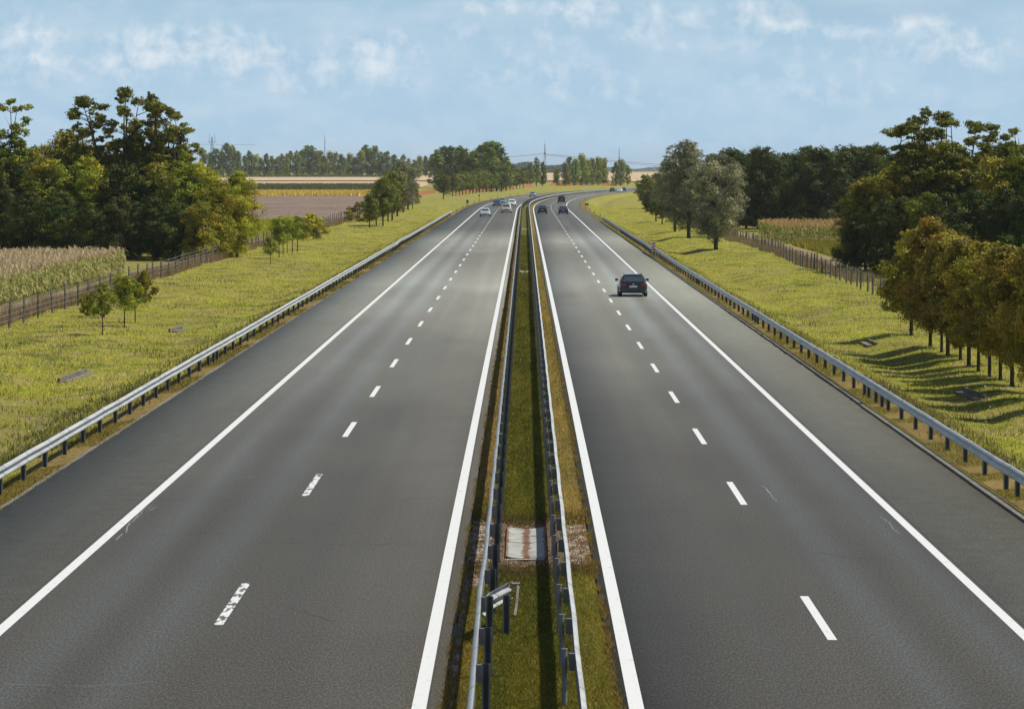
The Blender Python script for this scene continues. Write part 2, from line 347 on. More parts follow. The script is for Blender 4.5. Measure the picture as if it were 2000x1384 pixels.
M['lampglass'] = mat('headlamp_glass', (.75, .78, .80), .12, .3, .8); M['plastic'] = mat('dark_plastic', (.03, .03, .032), .5)
M['plate'] = mat('number_plate', (.72, .73, .72), .4); M['chrome'] = mat('chrome_trim', (.7, .7, .72), .2, 1)
M['white'] = mat('white_plastic', (.75, .76, .76), .45); M['black'] = mat('black_band', (.02, .02, .02), .5)
M['refl'] = mat('red_reflector', (.45, .02, .02), .3); M['green'] = mat('sign_green', (.01, .16, .07), .4); M['blue'] = mat('sign_blue', (.02, .07, .22), .4)
M['orange'] = mat('orange_netting', (.50, .15, .07), .7); M['steel'] = mat('mast_steel', (.16, .18, .21), .6, .3); M['cable'] = mat('cable', (.06, .065, .07), .6)
for nm, c in dict(dark=(.013, .012, .013), black2=(.012, .013, .016), silver=(.50, .54, .58), beige=(.42, .40, .36), whitec=(.80, .82, .83), navy=(.035, .06, .11), sky=(.20, .30, .40)).items():
    M['paint_' + nm] = mat('car_paint_' + nm, c, .28, .25, .5, .8)

# ------------------------------------------------------------------ ground, road, fields
def grid(us, Ys, zf=None, lift=0, name='g', smooth=True, uv=False, pos=None):
    U, Yg = np.meshgrid(np.asarray(us, float), np.asarray(Ys, float)); X = U + xc(Yg)
    Z = (terr(X, Yg) if zf is None else zf(U, Yg)) + lift
    V = np.stack([X, Yg, Z], -1).reshape(-1, 3); nu, ny = len(us), len(Ys)
    i = (np.arange(ny - 1)[:, None] * nu + np.arange(nu - 1)[None, :]).ravel()
    Fq = np.stack([i, i + 1, i + nu + 1, i + nu], 1)
    return npmesh(name, V, Fq, smooth=smooth, uv=np.stack([U.ravel(), Yg.ravel()], 1) if uv else None)
us = np.unique(np.round(np.concatenate([-np.geomspace(34, 7000, 40), np.arange(-34, -13.5, .8), [p for p in PU if abs(p) < 100], np.arange(13.5, 34, .8), np.geomspace(34, 7000, 40)]), 3))
Ys = np.concatenate([np.arange(20, 120, 4), np.arange(120, 640, 2.0), np.arange(640, 1900, 12), np.geomspace(1900, 14000, 60)])
g = link('ground', grid(us, Ys, name='ground', smooth=False), M['meadow']); tag(g, kind='structure')
RY = np.concatenate([np.arange(30, 650, 20), np.arange(650, 1810, 10)])
def sheet(name, u0, u1, z, m, Y0=30, Y1=1800, n=2, kind='structure'):
    yy = [Y0] + [y for y in RY if Y0 < y < Y1] + [Y1]
    o = link(name, grid(np.linspace(u0, u1, n), yy, lambda U, Y: np.full_like(U, z), name=name, uv=True), m); return tag(o, kind=kind)
def slab(name, u0, u1, m):                 # carriageway with its broken edge standing above the verge
    yy = np.concatenate([np.arange(30, 200, 1.0), RY[RY >= 200]]); rng = np.random.default_rng(int(abs(u0) * 10)); n = len(yy)
    e0 = u0 + rng.normal(0, .018, n); e1 = u1 + rng.normal(0, .018, n); us_ = [None] * 6
    cols = [(e0, -.18), (e0, 0), (e0 * .75 + e1 * .25, 0), (e0 * .25 + e1 * .75, 0), (e1, 0), (e1, -.18)]
    V = []; UV = []
    for u_, z in cols: V.append(np.stack([u_ + xc(yy), yy, np.full(n, z)], 1)); UV.append(np.stack([u_, yy], 1))
    V = np.stack(V, 1).reshape(-1, 3); UV = np.stack(UV, 1).reshape(-1, 2); i = (np.arange(n - 1)[:, None] * 6 + np.arange(5)[None]).ravel()
    o = link(name, npmesh(name, V, np.stack([i, i + 1, i + 7, i + 6], 1), uv=UV), m); return tag(o, kind='structure')
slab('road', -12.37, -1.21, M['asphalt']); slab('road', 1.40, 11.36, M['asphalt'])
# painted markings
def strips(name, items, z, m):            # items: (uc, Y0, Y1, width)
    V = []; Fq = []
    for uc, a, b, wd in items:
        yy = [a] + [y for y in RY if a < y < b] + [b]
        for k, y in enumerate(yy):
            x = float(xc(y)); n = len(V)
            V += [(x + uc - wd / 2, y, z), (x + uc + wd / 2, y, z)]
            if k: Fq.append((n - 2, n - 1, n + 1, n))
    o = link(name, npmesh(name, np.array(V), np.array(Fq)), m); return tag(o, kind='structure')
strips('edge_line_marking', [(-1.58, 30, 1800, .22), (-9.15, 30, 1800, .22), (1.67, 30, 1800, .225), (8.62, 30, 1800, .20)], .004, M['paint'])
dl = [(-5.41, c - 3, c + 3, .17) for c in [87.0] + [105.6 + 18.05 * k for k in range(90)]]
dr = [(5.26, c - 3, c + 3, .16) for c in [61.2, 84.8] + [102.9 + 17.72 * k for k in range(92)]]
strips('lane_marking', dl[1:] + dr, .004, M['paint'])
strips('worn_lane_marking', [(-5.41, 60.1, 66.2, .17), dl[0]], .004, M['wornpaint'])
# cracks and sealing lines
def crack(name, pts, wd, m, jit=.05, seed=1):
    rng = random.Random(seed); P = []
    for (a, b) in zip(pts[:-1], pts[1:]):
        A, B = G(*a), G(*b); n = 7
        for k in range(n): t = k / n; P.append((A[0] + (B[0] - A[0]) * t + rng.gauss(0, jit * .4), A[1] + (B[1] - A[1]) * t + rng.gauss(0, jit * 3)))
    V = []; Fq = []
    for k, p in enumerate(P):
        q = P[min(k + 1, len(P) - 1)]; r = P[max(k - 1, 0)]; d = Vector((q[0] - r[0], q[1] - r[1])).normalized(); w_ = wd * rng.uniform(.3, 1) / 2
        n = len(V); V += [(p[0] - d.y * w_, p[1] + d.x * w_, .003), (p[0] + d.y * w_, p[1] - d.x * w_, .003)]
        if k: Fq.append((n - 2, n - 1, n + 1, n))
    return tag(link(name, npmesh(name, np.array(V), np.array(Fq)), m), kind='structure')
M['seal'] = mat('crack_filler', (.20, .225, .25), .7); M['crk'] = mat('crack_dark', (.035, .033, .032), .9)
crack('sealed_crack', [(222, 1073), (243, 1058), (247, 1045), (265, 1028), (270, 1018), (290, 1013), (312, 1006)], .045, M['seal'], .035, 2)
crack('sealed_crack', [(268, 1030), (275, 1014), (288, 1008), (308, 1003)], .03, M['seal'], .03, 5)
crack('sealed_crack', [(1490, 965), (1500, 972), (1508, 984), (1520, 998)], .035, M['seal'], .03, 3)
crack('sealed_crack', [(1722, 1027), (1740, 1040), (1748, 1052), (1760, 1062)], .035, M['seal'], .03, 4)
crack('sealed_crack', [(480, 948), (505, 945)], .04, M['seal'], .02, 6)
crack('sealed_crack', [(0, 1366), (140, 1370), (320, 1362)], .03, M['seal'], .03, 7)
for k, (a, b, c, d) in enumerate([(300, 992, 890, 990), (0, 1074, 90, 1077), (490, 1079, 870, 1082), (560, 1210, 660, 1240), (1590, 1100, 1760, 1116), (0, 1024, 120, 1017), (250, 1062, 460, 1060)]):
    crack('road_crack', [(a, b), ((a + c) / 2, (b + d) / 2 + 2), (c, d)], .034, M['crk'], .03, 20 + k)
strips('joint_line', [(-9.32, 30, 700, .02), (8.80, 30, 700, .02), (-1.44, 30, 300, .012)], .003, M['crk'])
# verge strips on both sides and the planted median
def lay(name, u0, u1, Y0, Y1, m, lift=.012, n=8, step=8, kind='structure', amp=0):
    yy = np.unique(np.concatenate([[Y0, Y1], np.arange(Y0, min(Y1, 700), step), np.arange(700, Y1, 12)])) if Y1 > 700 else np.unique(np.append(np.arange(Y0, Y1, step), Y1))
    uu_ = np.unique(np.concatenate([np.linspace(u0, u1, n), [p for p in PU if u0 < p < u1]]))
    me = grid(uu_, yy, lift=lift, name=name); return tag(link(name, me, m), kind=kind)
lay('verge_strip', -13.5, -12.405, 30, 1800, M['brownverge'], step=4)
lay('verge_strip', 11.78, 12.75, 30, 1800, M['brownverge'], step=4)
lay('median_strip', -1.20, 1.38, 30, 1800, M['median'], step=4)
lay('dry_strip', -1.195, -.82, 84, 1800, M['brownverge'], lift=.020, step=4, n=3)
lay('dry_strip', .86, 1.378, 78, 1800, M['brownverge'], lift=.020, step=4, n=3)
lay('gravel_patch', -1.19, -.72, 66, 78.5, M['gravel'], lift=.024, step=2, n=4)
lay('gravel_patch', .80, 1.372, 69.5, 77.5, M['gravel'], lift=.024, step=2, n=4)
lay('gravel_patch', -1.19, -1.08, 50, 66, M['gravel'], lift=.026, step=2, n=3)
lay('bare_soil', -.7, .78, 69.0, 79.0, M['bare'], lift=.022, step=2, n=5)
# fields beyond the fences
def poly_field(name, x0, x1, Y0, Y1, m, lift=.03, nx=24, ny=24):
    xs = np.linspace(x0, x1, nx); ys = np.linspace(Y0, Y1, ny); X, Yg = np.meshgrid(xs, ys)
    V = np.stack([X, Yg, terr(X, Yg) + lift], -1).reshape(-1, 3)
    i = (np.arange(ny - 1)[:, None] * nx + np.arange(nx - 1)[None]).ravel()
    return tag(link(name, npmesh(name, V, np.stack([i, i + 1, i + nx + 1, i + nx], 1), smooth=True), m), kind='structure')
poly_field('ploughed_field', -260, -33.5, 600, 1135, M['plough'], .10)
poly_field('stubble_field', -900, -46, 1495, 2230, M['stubble'], .15, 60, 60)
poly_field('stubble_field', -300, 1500, 1850, 5200, M['stubble'], .6, 60, 80)
poly_field('farm_track', 27.8, 30.8, 300, 470, M['path'], .05)
poly_field('dry_field', -34.2, -31.4, 150, 600, M['path'], .05)

# ------------------------------------------------------------------ blades, crops
RNG = np.random.default_rng(7)
def blades(name, mt, P, h, wd, tint, lean=.5, parent=None):
    n = len(P); a = RNG.uniform(0, 2 * np.pi, n); d = np.stack([np.cos(a), np.sin(a), np.zeros(n)], 1)
    b = RNG.uniform(0, 2 * np.pi, n); le = np.stack([np.cos(b), np.sin(b), np.zeros(n)], 1) * (RNG.uniform(0, lean, n) * h)[:, None]
    wv = d * (wd / 2)[:, None]; top = P + le; top[:, 2] += h
    V = np.stack([P - wv, P + wv, top], 1).reshape(-1, 3); Fq = np.arange(3 * n).reshape(-1, 3)
    o = link(name, npmesh(name, V, Fq, col=np.repeat(tint, 3, 0)), mt); return tag(o, kind='stuff')
def scatter(u0, u1, Y0, Y1, dens, ref, p=2.0, cap=400000):
    """density dens per m2 at distance ref, falling as (ref/Y)^p"""
    yy = np.linspace(Y0, Y1, 4000); wgt = (ref / yy) ** p; c = np.cumsum(wgt); tot = dens * (u1 - u0) * wgt.mean() * (Y1 - Y0)
    n = int(min(tot, cap)); Y = np.interp(RNG.uniform(0, c[-1], n), c, yy); u = RNG.uniform(u0, u1, n)
    X = u + xc(Y); return u, X, Y
def vnoise(X, Y, s, seed=0):
    r = np.random.default_rng(seed); t = np.zeros_like(X)
    for k in range(6):
        a = r.uniform(0, 6.28); f = s * r.uniform(.5, 2.2); t += np.sin((X * math.cos(a) + Y * math.sin(a) * .6) * f + r.uniform(0, 6))
    return t / 3.4
def tn(base, n, var=.25):
    c = np.asarray(base, float); c = np.broadcast_to(c, (n, 3)); return c * (1 + RNG.normal(0, var, (n, 1))).clip(.4, 1.8)
# meadow on both verges
for (u0, u1, Y0) in ((-31, -13.3, 85), (12.9, 26, 85)):
    u, X, Y = scatter(u0, u1, Y0, 800, 380, 110, 1.9, 620000)
    nn = vnoise(X, Y, .35, 3 if u0 < 0 else 4); sz = (Y / 150) ** .55
    h = (.03 + .035 * np.clip(nn, -1, 1) + RNG.uniform(0, .045, len(X))).clip(.015) * sz; wd = RNG.uniform(.014, .032, len(X)) * sz
    blades('meadow_grass', M['vergeblade'], np.stack([X, Y, terr(X, Y) - .01], 1), h, wd, tn((1.32, 1.32, 1.2), len(X), .22), 2.4)
for (u0, u1) in ((-29, -13.8), (13.4, 25)):
    u, X, Y = scatter(u0, u1, 90, 420, 1.6, 110, 1.3, 6000); z = terr(X, Y)
    t = np.where(RNG.uniform(0, 1, (len(X), 1)) < .6, np.array([[.62, .60, .45]]), np.array([[.62, .48, .05]]))
    blades('wild_flowers', M['blade'], np.stack([X, Y, z + .05], 1), RNG.uniform(.04, .10, len(X)), RNG.uniform(.05, .12, len(X)), t, .6)
# taller weeds in clumps
def clumps(name, u0, u1, Y0, Y1, n, tintc, h0, h1, per=26, rad=.45, mt='blade'):
    _, cx, cy = scatter(u0, u1, Y0, Y1, 1, 150, 1.4); k = RNG.choice(len(cx), min(n, len(cx)), replace=False); cx, cy = cx[k], cy[k]; n = len(cx)
    X = np.repeat(cx, per) + RNG.normal(0, rad, n * per); Y = np.repeat(cy, per) + RNG.normal(0, rad * 1.4, n * per)
    hh = np.repeat(RNG.uniform(h0, h1, n), per) * RNG.uniform(.4, 1, n * per)
    t = np.repeat(tn(tintc, n, .25), per, 0) * RNG.uniform(.7, 1.3, (n * per, 1))
    return blades(name, M[mt], np.stack([X, Y, terr(X, Y) - .02], 1), hh, RNG.uniform(.03, .06, n * per), t, .7)
clumps('weeds', -29, -13.9, 90, 600, 1100, (.20, .21, .04), .12, .28)
clumps('weeds', -29, -14, 90, 500, 350, (.34, .27, .12), .18, .35, 20)
clumps('weeds', -15.2, -13.7, 95, 560, 420, (.17, .18, .05), .2, .42)
clumps('weeds', 13.0, 14.6, 95, 520, 420, (.28, .25, .08), .15, .35)
clumps('weeds', 13.5, 25, 95, 560, 800, (.21, .22, .04), .12, .28)
clumps('weeds', 14, 24, 95, 500, 200, (.36, .27, .12), .15, .32, 20)
# dry tall grass along the fences
for (u0, u1, Y0, Y1, c) in ((-31.6, -29.6, 150, 620, (.36, .27, .15)), (25.6, 27.8, 200, 560, (.30, .23, .12))):
    u, X, Y = scatter(u0, u1, Y0, Y1, 90, 200, 1.2, 60000)
    k = vnoise(X, Y, .5, 9) > -.1 + RNG.normal(0, .15, len(X)); X, Y = X[k], Y[k]
    blades('dry_grass', M['blade'], np.stack([X, Y, terr(X, Y) - .02], 1), RNG.uniform(.35, 1.0, len(X)), RNG.uniform(.03, .06, len(X)), tn(c, len(X), .3), .5)
# short turf of the median and the strips beside the rails
for (u0, u1, c, d_) in ((-.78, .82, (.145, .155, .018), 1500), (-1.2, -.80, (.27, .19, .035), 900), (.84, 1.42, (.26, .21, .035), 900)):
    u, X, Y = scatter(u0, u1, 44, 420, d_, 60, 2.0, 260000)
    k = ~((Y > 69) & (Y < 79) & (RNG.uniform(0, 1, len(Y)) > np.where(np.abs(Y - 74) > 4.2 - vnoise(Y * 0 + X * 2, Y, 1.5, 12), .7, .04 if abs(u0) < .8 else .22))); X, Y, u = X[k], Y[k], u[k]
    lim = vnoise(X * 0, Y, 1.2, 5) * .09 + .02
    k = (u > -1.2 + np.clip(lim, 0, 1)) & (u < 1.42 - np.clip(-lim, 0, 1) * .6); X, Y, u = X[k], Y[k], u[k]
    nn = vnoise(X * 3, Y * .5, 1.4, 6); sz = (Y / 80).clip(.8, 3) ** .6; t = tn(c, len(X), .30)
    m_ = (nn > .35) & (RNG.uniform(0, 1, len(X)) < .7); t[m_] = t[m_] * np.array([1.7, 1.4, 1.3]); m2 = (nn < -.4); t[m2] *= .8
    m3 = RNG.uniform(0, 1, len(X)) < .04; t[m3] = np.array([.42, .38, .12])
    blades('median_grass', M['blade'], np.stack([X, Y, terr(X, Y) + .01], 1), RNG.uniform(.025, .075, len(X)) * sz, RNG.uniform(.010, .022, len(X)) * sz, t, .9)
for (u0, u1, c) in ((-13.5, -12.4, (.20, .16, .03)), (11.8, 12.8, (.22, .19, .04))):
    u, X, Y = scatter(u0, u1, 70, 600, 420, 90, 2.0, 80000)
    k = vnoise(X, Y, 1.1, 8) > -.25; X, Y, u = X[k], Y[k], u[k]; sz = (Y / 110).clip(.8, 3) ** .6
    blades('verge_grass', M['blade'], np.stack([X, Y, terr(X, Y) + .005], 1), RNG.uniform(.03, .10, len(X)) * sz, RNG.uniform(.014, .03, len(X)) * sz, tn(c, len(X), .4), .9)
# dry litter and small tufts over the bare patch, thick at its borders
n_ = 9000; Y = np.concatenate([RNG.normal(68.8, .7, n_ // 3), RNG.normal(79.2, .9, n_ // 3), RNG.uniform(68, 80, n_ - 2 * (n_ // 3))]); X = RNG.uniform(-1.18, 1.36, n_)
k = ~((np.abs(X - .03) < .42) & (Y > 71.2) & (Y < 76.9)) | (RNG.uniform(0, 1, n_) < .03); X, Y = X[k], Y[k]
t = tn((.13, .08, .04), len(X), .35); k = RNG.uniform(0, 1, len(X)) < .35; t[k] = tn((.16, .14, .02), int(k.sum()), .3)
blades('dry_litter', M['blade'], np.stack([X, Y, terr(X, Y) + .02], 1), RNG.uniform(.015, .07, len(X)), RNG.uniform(.015, .03, len(X)), t, 1.6)
# tufts creeping over the median edges
for sgn, c0 in ((-1.22, -1), (1.43, 1)):
    nq = 260; cy = 48 + 150 * RNG.uniform(0, 1, nq) ** 1.5; per = 30
    Y = np.repeat(cy, per) + RNG.normal(0, .25, nq * per); X = sgn - c0 * .03 + RNG.normal(0, .035, nq * per) + c0 * np.repeat(RNG.uniform(0, .06, nq) * (RNG.uniform(0, 1, nq) < .4), per)
    blades('edge_tufts', M['blade'], np.stack([X, Y, np.full(len(X), 0.0)], 1), RNG.uniform(.03, .09, len(X)), RNG.uniform(.01, .02, len(X)), tn((.26, .19, .045), len(X), .3), 1.3)

# maize
def maize(name, x0, x1, Y0, Y1, dens, hgt, leafc, tassc, step=1.0, rows=.75, edge=None):
    xs = np.arange(x0, x1, rows); n_ = int((x1 - x0) * (Y1 - Y0) * dens)
    X = RNG.choice(xs, n_) + RNG.normal(0, .06, n_); Y = RNG.uniform(Y0, Y1, n_)
    if edge is not None: k = edge(X, Y); X, Y = X[k], Y[k]
    n = len(X); hs = hgt * RNG.normal(1, .06, n); z0 = terr(X, Y); V = []; Cc = []; Fa = []; off = 0
    def emit(Pts, tint):                  # Pts (n,4,3)
        nonlocal off
        V.append(Pts.reshape(-1, 3)); Cc.append(np.repeat(tint, 4, 0)); Fa.append(off + np.arange(len(Pts) * 4).reshape(-1, 4)); off += len(Pts) * 4
    B = np.stack([X, Y, z0], 1)
    a = RNG.uniform(0, 3.14, n); d = np.stack([np.cos(a), np.sin(a), 0 * a], 1) * .018; T = B.copy(); T[:, 2] += hs * .9
    emit(np.stack([B - d, B + d, T + d * .6, T - d * .6], 1), tn(np.array(leafc) * .8, n, .15))
    for k in range(9):                     # arching leaves
        a = RNG.uniform(0, 6.28, n); o = np.stack([np.cos(a), np.sin(a), 0 * a], 1); p = np.stack([-np.sin(a), np.cos(a), 0 * a], 1)
        f = .16 + .085 * k + RNG.normal(0, .02, n); b = B.copy(); b[:, 2] += hs * f; ln = RNG.uniform(.35, .6, n)[:, None]; wd = .05
        m1 = b + o * ln * .45; m1[:, 2] += ln[:, 0] * .45; e = b + o * ln * 1.0; e[:, 2] += ln[:, 0] * RNG.uniform(-.25, .45, n)
        t = tn(leafc, n, .3); dry = RNG.uniform(0, 1, n) < (.5 if k < 3 else .22); t[dry] = np.array([.42, .34, .16])
        emit(np.stack([b - p * .015, b + p * .015, m1 + p * wd, m1 - p * wd], 1), t); emit(np.stack([m1 - p * wd, m1 + p * wd, e + p * .006, e - p * .006], 1), t)
    for k in range(5):                     # tassel
        a = RNG.uniform(0, 6.28, n); o = np.stack([np.cos(a), np.sin(a), 0 * a], 1); b = B.copy(); b[:, 2] += hs * .88; e = b + o * (.12 + .05 * (k > 0)); e[:, 2] += .36
        p = np.stack([-np.sin(a), np.cos(a), 0 * a], 1) * .028
        emit(np.stack([b - p, b + p, e + p * .5, e - p * .5], 1), tn(tassc, n, .2))
    return tag(link(name, npmesh(name, np.concatenate(V), np.concatenate(Fa), col=np.concatenate(Cc)), M['blade']), kind='stuff')
def near_edge(X, Y): return (Y > 203 + 6 * np.sin(X * .3)) & (X > -58 - (Y - 200) * .1)
maize('maize_crop', -62, -34.0, 200, 292, 4.2, 2.2, (.30, .31, .10), (.56, .42, .28), edge=near_edge)
maize('maize_crop', 31.5, 62, 408, 462, 2.2, 2.2, (.17, .19, .03), (.45, .28, .13))
def crop(name, x0, x1, Y0, Y1, n, h0, h1, c, wd=.06, sc=1):
    X = RNG.uniform(x0, x1, n); Y = RNG.uniform(Y0, Y1, n)
    return blades(name, M['blade'], np.stack([X, Y, terr(X, Y)], 1), RNG.uniform(h0, h1, n), RNG.uniform(wd * .6, wd * 1.4, n), tn(c, n, .25), .7)
crop('yellow_crop', -62, -34, 430, 590, 60000, .4, .8, (.36, .34, .03), .12)
crop('yellow_crop', 31.5, 50, 335, 404, 40000, .4, .9, (.30, .27, .035), .12)
crop('ripe_crop', -260, -54, 1130, 1285, 60000, .8, 1.5, (.62, .42, .10), .5)
crop('tall_maize', -330, -58, 1295, 1485, 80000, 1.6, 2.6, (.13, .135, .045), .7)
crop('green_crop', -700, -95, 2235, 2275, 20000, 1.5, 2.6, (.12, .15, .04), 1.0)

# ------------------------------------------------------------------ trees
def tree_mesh(seed, Ht, Rc, base, nl, lobe, tips, per, leaf, col, spread=.18, shape='oval', flat=.75, trunk_r=.14, col2=None, hollow=0, lean=0):
    """returns (trunk mesh, crown mesh); base = crown start / height"""
    r = np.random.default_rng(seed); mb = MB(); cen = []; zs0 = base * Ht
    bend = [r.normal(0, .02 * Ht) + lean * Ht * .3, r.normal(0, .02 * Ht)]
    axis = lambda t: np.array([bend[0] * t * t, bend[1] * t * t, Ht * t])
    mb.tube([axis(t) for t in (0, .03, .2, .45, .7, .92)], [trunk_r * 1.5, trunk_r * 1.1, trunk_r, trunk_r * .7, trunk_r * .4, trunk_r * .12], 7)
    if shape == 'limbs':                   # a few long limbs, each carrying layered pads of leaf
        for li in range(6):
            a = li * 2.2 + r.normal(0, .3); z0 = Ht * r.uniform(.22, .42); ze = Ht * (.97 if li == 0 else r.uniform(.66, .95)); out_ = Rc * (.15 if li == 0 else r.uniform(.45, 1.0))
            p0 = axis(z0 / Ht); pe = axis(ze / Ht) + np.array([math.cos(a) * out_, math.sin(a) * out_, 0]); kink = r.normal(0, .035 * Ht, 3) * np.array([1, 1, .3])
            lp = lambda q: p0 + (pe - p0) * q + np.array([0, 0, -.05 * Ht]) * math.sin(math.pi * q) + kink * math.sin(2 * math.pi * q) * .5 + np.array([math.cos(a), math.sin(a), 0]) * out_ * .18 * math.sin(math.pi * q)
            mb.tube([lp(q) for q in (0, .2, .4, .6, .8, 1)], [trunk_r * w_ for w_ in (.70, .60, .50, .38, .26, .10)], 6, False)
            for k in range(max(2, nl // 6)):
                q = r.uniform(.42, 1.0) if k else 1.0; c = lp(q); b_ = r.uniform(0, 6.28); off = r.uniform(.02, .12) * Ht * (q < .97); e = c + np.array([math.cos(b_) * off, math.sin(b_) * off, off * .35])
                lr = lobe * Ht * r.uniform(.6, 1.3); cen.append((e, lr)); mb.tube([c, e], [trunk_r * .20, trunk_r * .07], 4, False)
            if li % 2: b_ = r.uniform(0, 6.28); c = lp(.8); mb.tube([c, c + np.array([math.cos(b_) * .04 * Ht, math.sin(b_) * .04 * Ht, .09 * Ht])], [trunk_r * .10, trunk_r * .03], 4, False)
    for k in range(nl if shape != 'limbs' else 0):
        t = (k + r.uniform(.1, .9)) / nl; zz = zs0 + (Ht - zs0) * (t ** .9)
        if shape == 'oval': rad = math.sin(math.pi * min(1, .12 + .86 * t)) ** .6
        elif shape == 'cone': rad = (1 - t) ** .7 * .95 + .08
        elif shape == 'column': rad = (math.sin(math.pi * (.1 + .85 * t))) ** .4
        elif shape == 'umbrella': rad = .45 + .55 * t
        else: rad = math.sin(math.pi * min(1, .28 + .70 * t)) ** .7     # broad at the foot
        a = k * 2.399 + r.normal(0, .5); rr = Rc * rad * r.uniform(.45 if hollow else .25, .95)
        lr = lobe * Ht * r.uniform(.65, 1.25) * (.75 if t > .85 else 1)
        ax = axis(zz / Ht); c = np.array([ax[0] + math.cos(a) * rr, ax[1] + math.sin(a) * rr, min(zz, Ht - lr * .55)]); cen.append((c, lr))
        s0 = axis(max(.06, (c[2] / Ht) * r.uniform(.55, .8))); md = (s0 + c) / 2 + np.array([0, 0, -.04 * Ht * r.uniform(-.4, 1)])
        mb.tube([s0, md, c], [trunk_r * .45, trunk_r * .28, trunk_r * .08], 5, False)
    P = []; C = []; O = []
    for c, lr in cen:
        nt_ = max(3, int(tips * (lr / (lobe * Ht)) ** 2)); d = r.normal(0, 1, (nt_, 3)); d /= np.linalg.norm(d, axis=1)[:, None]
        tp = c + d * (lr * r.uniform(.55, 1.1, (nt_, 1))) * np.array([1, 1, flat]); cl = lr * spread
        q = np.repeat(tp, per, 0) + r.normal(0, 1, (nt_ * per, 3)) * cl * np.array([1, 1, .6])
        lc = np.array(col) * (1 + r.normal(0, .20)); 
        if col2 is not None and r.uniform() < .35: lc = np.array(col2) * (1 + r.normal(0, .14))
        tc_ = np.repeat(lc * (1 + r.normal(0, .14, (nt_, 1))), per, 0) * (1 + r.normal(0, .26, (nt_ * per, 1)))
        P.append(q); C.append(tc_.clip(.004, 1)); O.append(q - c)
    P = np.concatenate(P); C = np.concatenate(C); O = np.concatenate(O); k = P[:, 2] > .04 * Ht; P, C, O = P[k], C[k], O[k]; n = len(P)
    O /= (np.linalg.norm(O, axis=1)[:, None] + 1e-6); nr = O * .9 + r.normal(0, .42, (n, 3)) + np.array([0, 0, .16]); nr /= np.linalg.norm(nr, axis=1)[:, None]
    a = np.cross(nr, r.normal(0, 1, (n, 3))); a /= np.linalg.norm(a, axis=1)[:, None]; b = np.cross(nr, a); s = leaf * r.uniform(.6, 1.35, (n, 1))
    V = np.stack([P - a * s, P - b * s * .48 + a * s * .1, P + a * s, P + b * s * .48 + a * s * .1], 1).reshape(-1, 3)
    return mb.mesh('trunk', True), npmesh('crown', V, np.arange(4 * n).reshape(-1, 4), col=np.repeat(C, 4, 0))
TV = {}
def variants(key, n, name, **k):
    TV[key] = []
    for i in range(n):
        kk = dict(k); kk['Ht'] = k['Ht'] * (1 + .06 * ((i * 37) % 5 - 2) / 2)
        tm, cm = tree_mesh(seed=sum(ord(c) for c in key) * 7 + i * 101, **kk)
        tm.materials.append(M['bark']); cm.materials.append(M['leaf'])
        TV[key].append((name, tm, cm, kk['Ht']))
TREES = {}
def plant(key, pos, h, group=None, rz=None, wide=1.0, cat='tree', v=None):
    rr = random.Random(hash((round(pos[0], 1), round(pos[1], 1), key.__len__())) & 0xffff)
    name, tm, cm, Ht = TV[key][v if v is not None else rr.randrange(len(TV[key]))]
    s = h / Ht; o = empty(name, (pos[0], pos[1], pos[2] - .05), rz if rz is not None else rr.uniform(0, 6.28), (s * wide, s * wide, s))
    tr = link('trunk', tm, None, o); cr = link('crown', cm, None, o); o['category'] = cat
    if group: TREES.setdefault(group, []).append(o)
    return o
ORD = 'first second third fourth fifth sixth seventh eighth ninth tenth eleventh twelfth thirteenth fourteenth fifteenth sixteenth seventeenth eighteenth nineteenth twentieth'.split()
TENS = {20: 'twenty', 30: 'thirty', 40: 'forty', 50: 'fifty', 60: 'sixty', 70: 'seventy'}
def ordn(i):
    if i < 20: return ORD[i]
    t = (i + 1) // 10 * 10; u_ = (i + 1) % 10
    return TENS[t][:-1] + 'ieth' if u_ == 0 else TENS[t] + '-' + ORD[u_ - 1]
def labels(group, desc, tail):
    L_ = sorted(TREES[group], key=lambda o: PX(o.location.x, o.location.y))
    for i, o in enumerate(L_):
        nm = 'leftmost' if i == 0 else ('rightmost' if i == len(L_) - 1 else ordn(i) + ' from left')
        o['label'] = f'{desc}, {nm} {tail}'; o['group'] = group
OL = (.135, .130, .018); OLD = (.065, .075, .016); OY = (.20, .165, .02)
variants('locust', 4, 'locust_tree', Ht=12, Rc=3.6, base=.10, nl=46, lobe=.105, tips=26, per=28, leaf=0.119, col=(0.215, 0.238, 0.015), col2=(0.328, 0.288, 0.019), shape='broad', trunk_r=.20)
variants('sunny', 2, 'locust_tree', Ht=12, Rc=3.6, base=.10, nl=46, lobe=.105, tips=26, per=28, leaf=0.119, col=(.30, .30, .016), col2=(.40, .34, .016), shape='broad', trunk_r=.20)
variants('tall', 3, 'tall_locust_tree', Ht=17, Rc=4.2, base=.45, nl=90, lobe=.036, tips=14, per=24, leaf=0.119, col=(0.148, 0.168, 0.012), col2=(0.213, 0.205, 0.019), shape='limbs', flat=.55, trunk_r=.24, hollow=1)
variants('dark', 4, 'broadleaf_tree', Ht=12, Rc=4.0, base=.08, nl=50, lobe=.11, tips=26, per=24, leaf=0.133, col=(0.050, 0.077, 0.008), col2=(0.102, 0.115, 0.011), shape='broad', trunk_r=.2)
variants('maple', 5, 'maple_tree', Ht=6.2, Rc=1.55, base=.24, nl=38, lobe=.098, tips=44, per=26, leaf=0.059, col=(.275, .235, .018), col2=(.34, .235, .022), shape='broad', trunk_r=.085)
variants('silver', 3, 'silver_willow_tree', Ht=11, Rc=3.5, base=.16, nl=52, lobe=.10, tips=34, per=24, leaf=0.091, col=(0.257, 0.254, 0.137), col2=(0.190, 0.193, 0.091), shape='oval', trunk_r=.2)
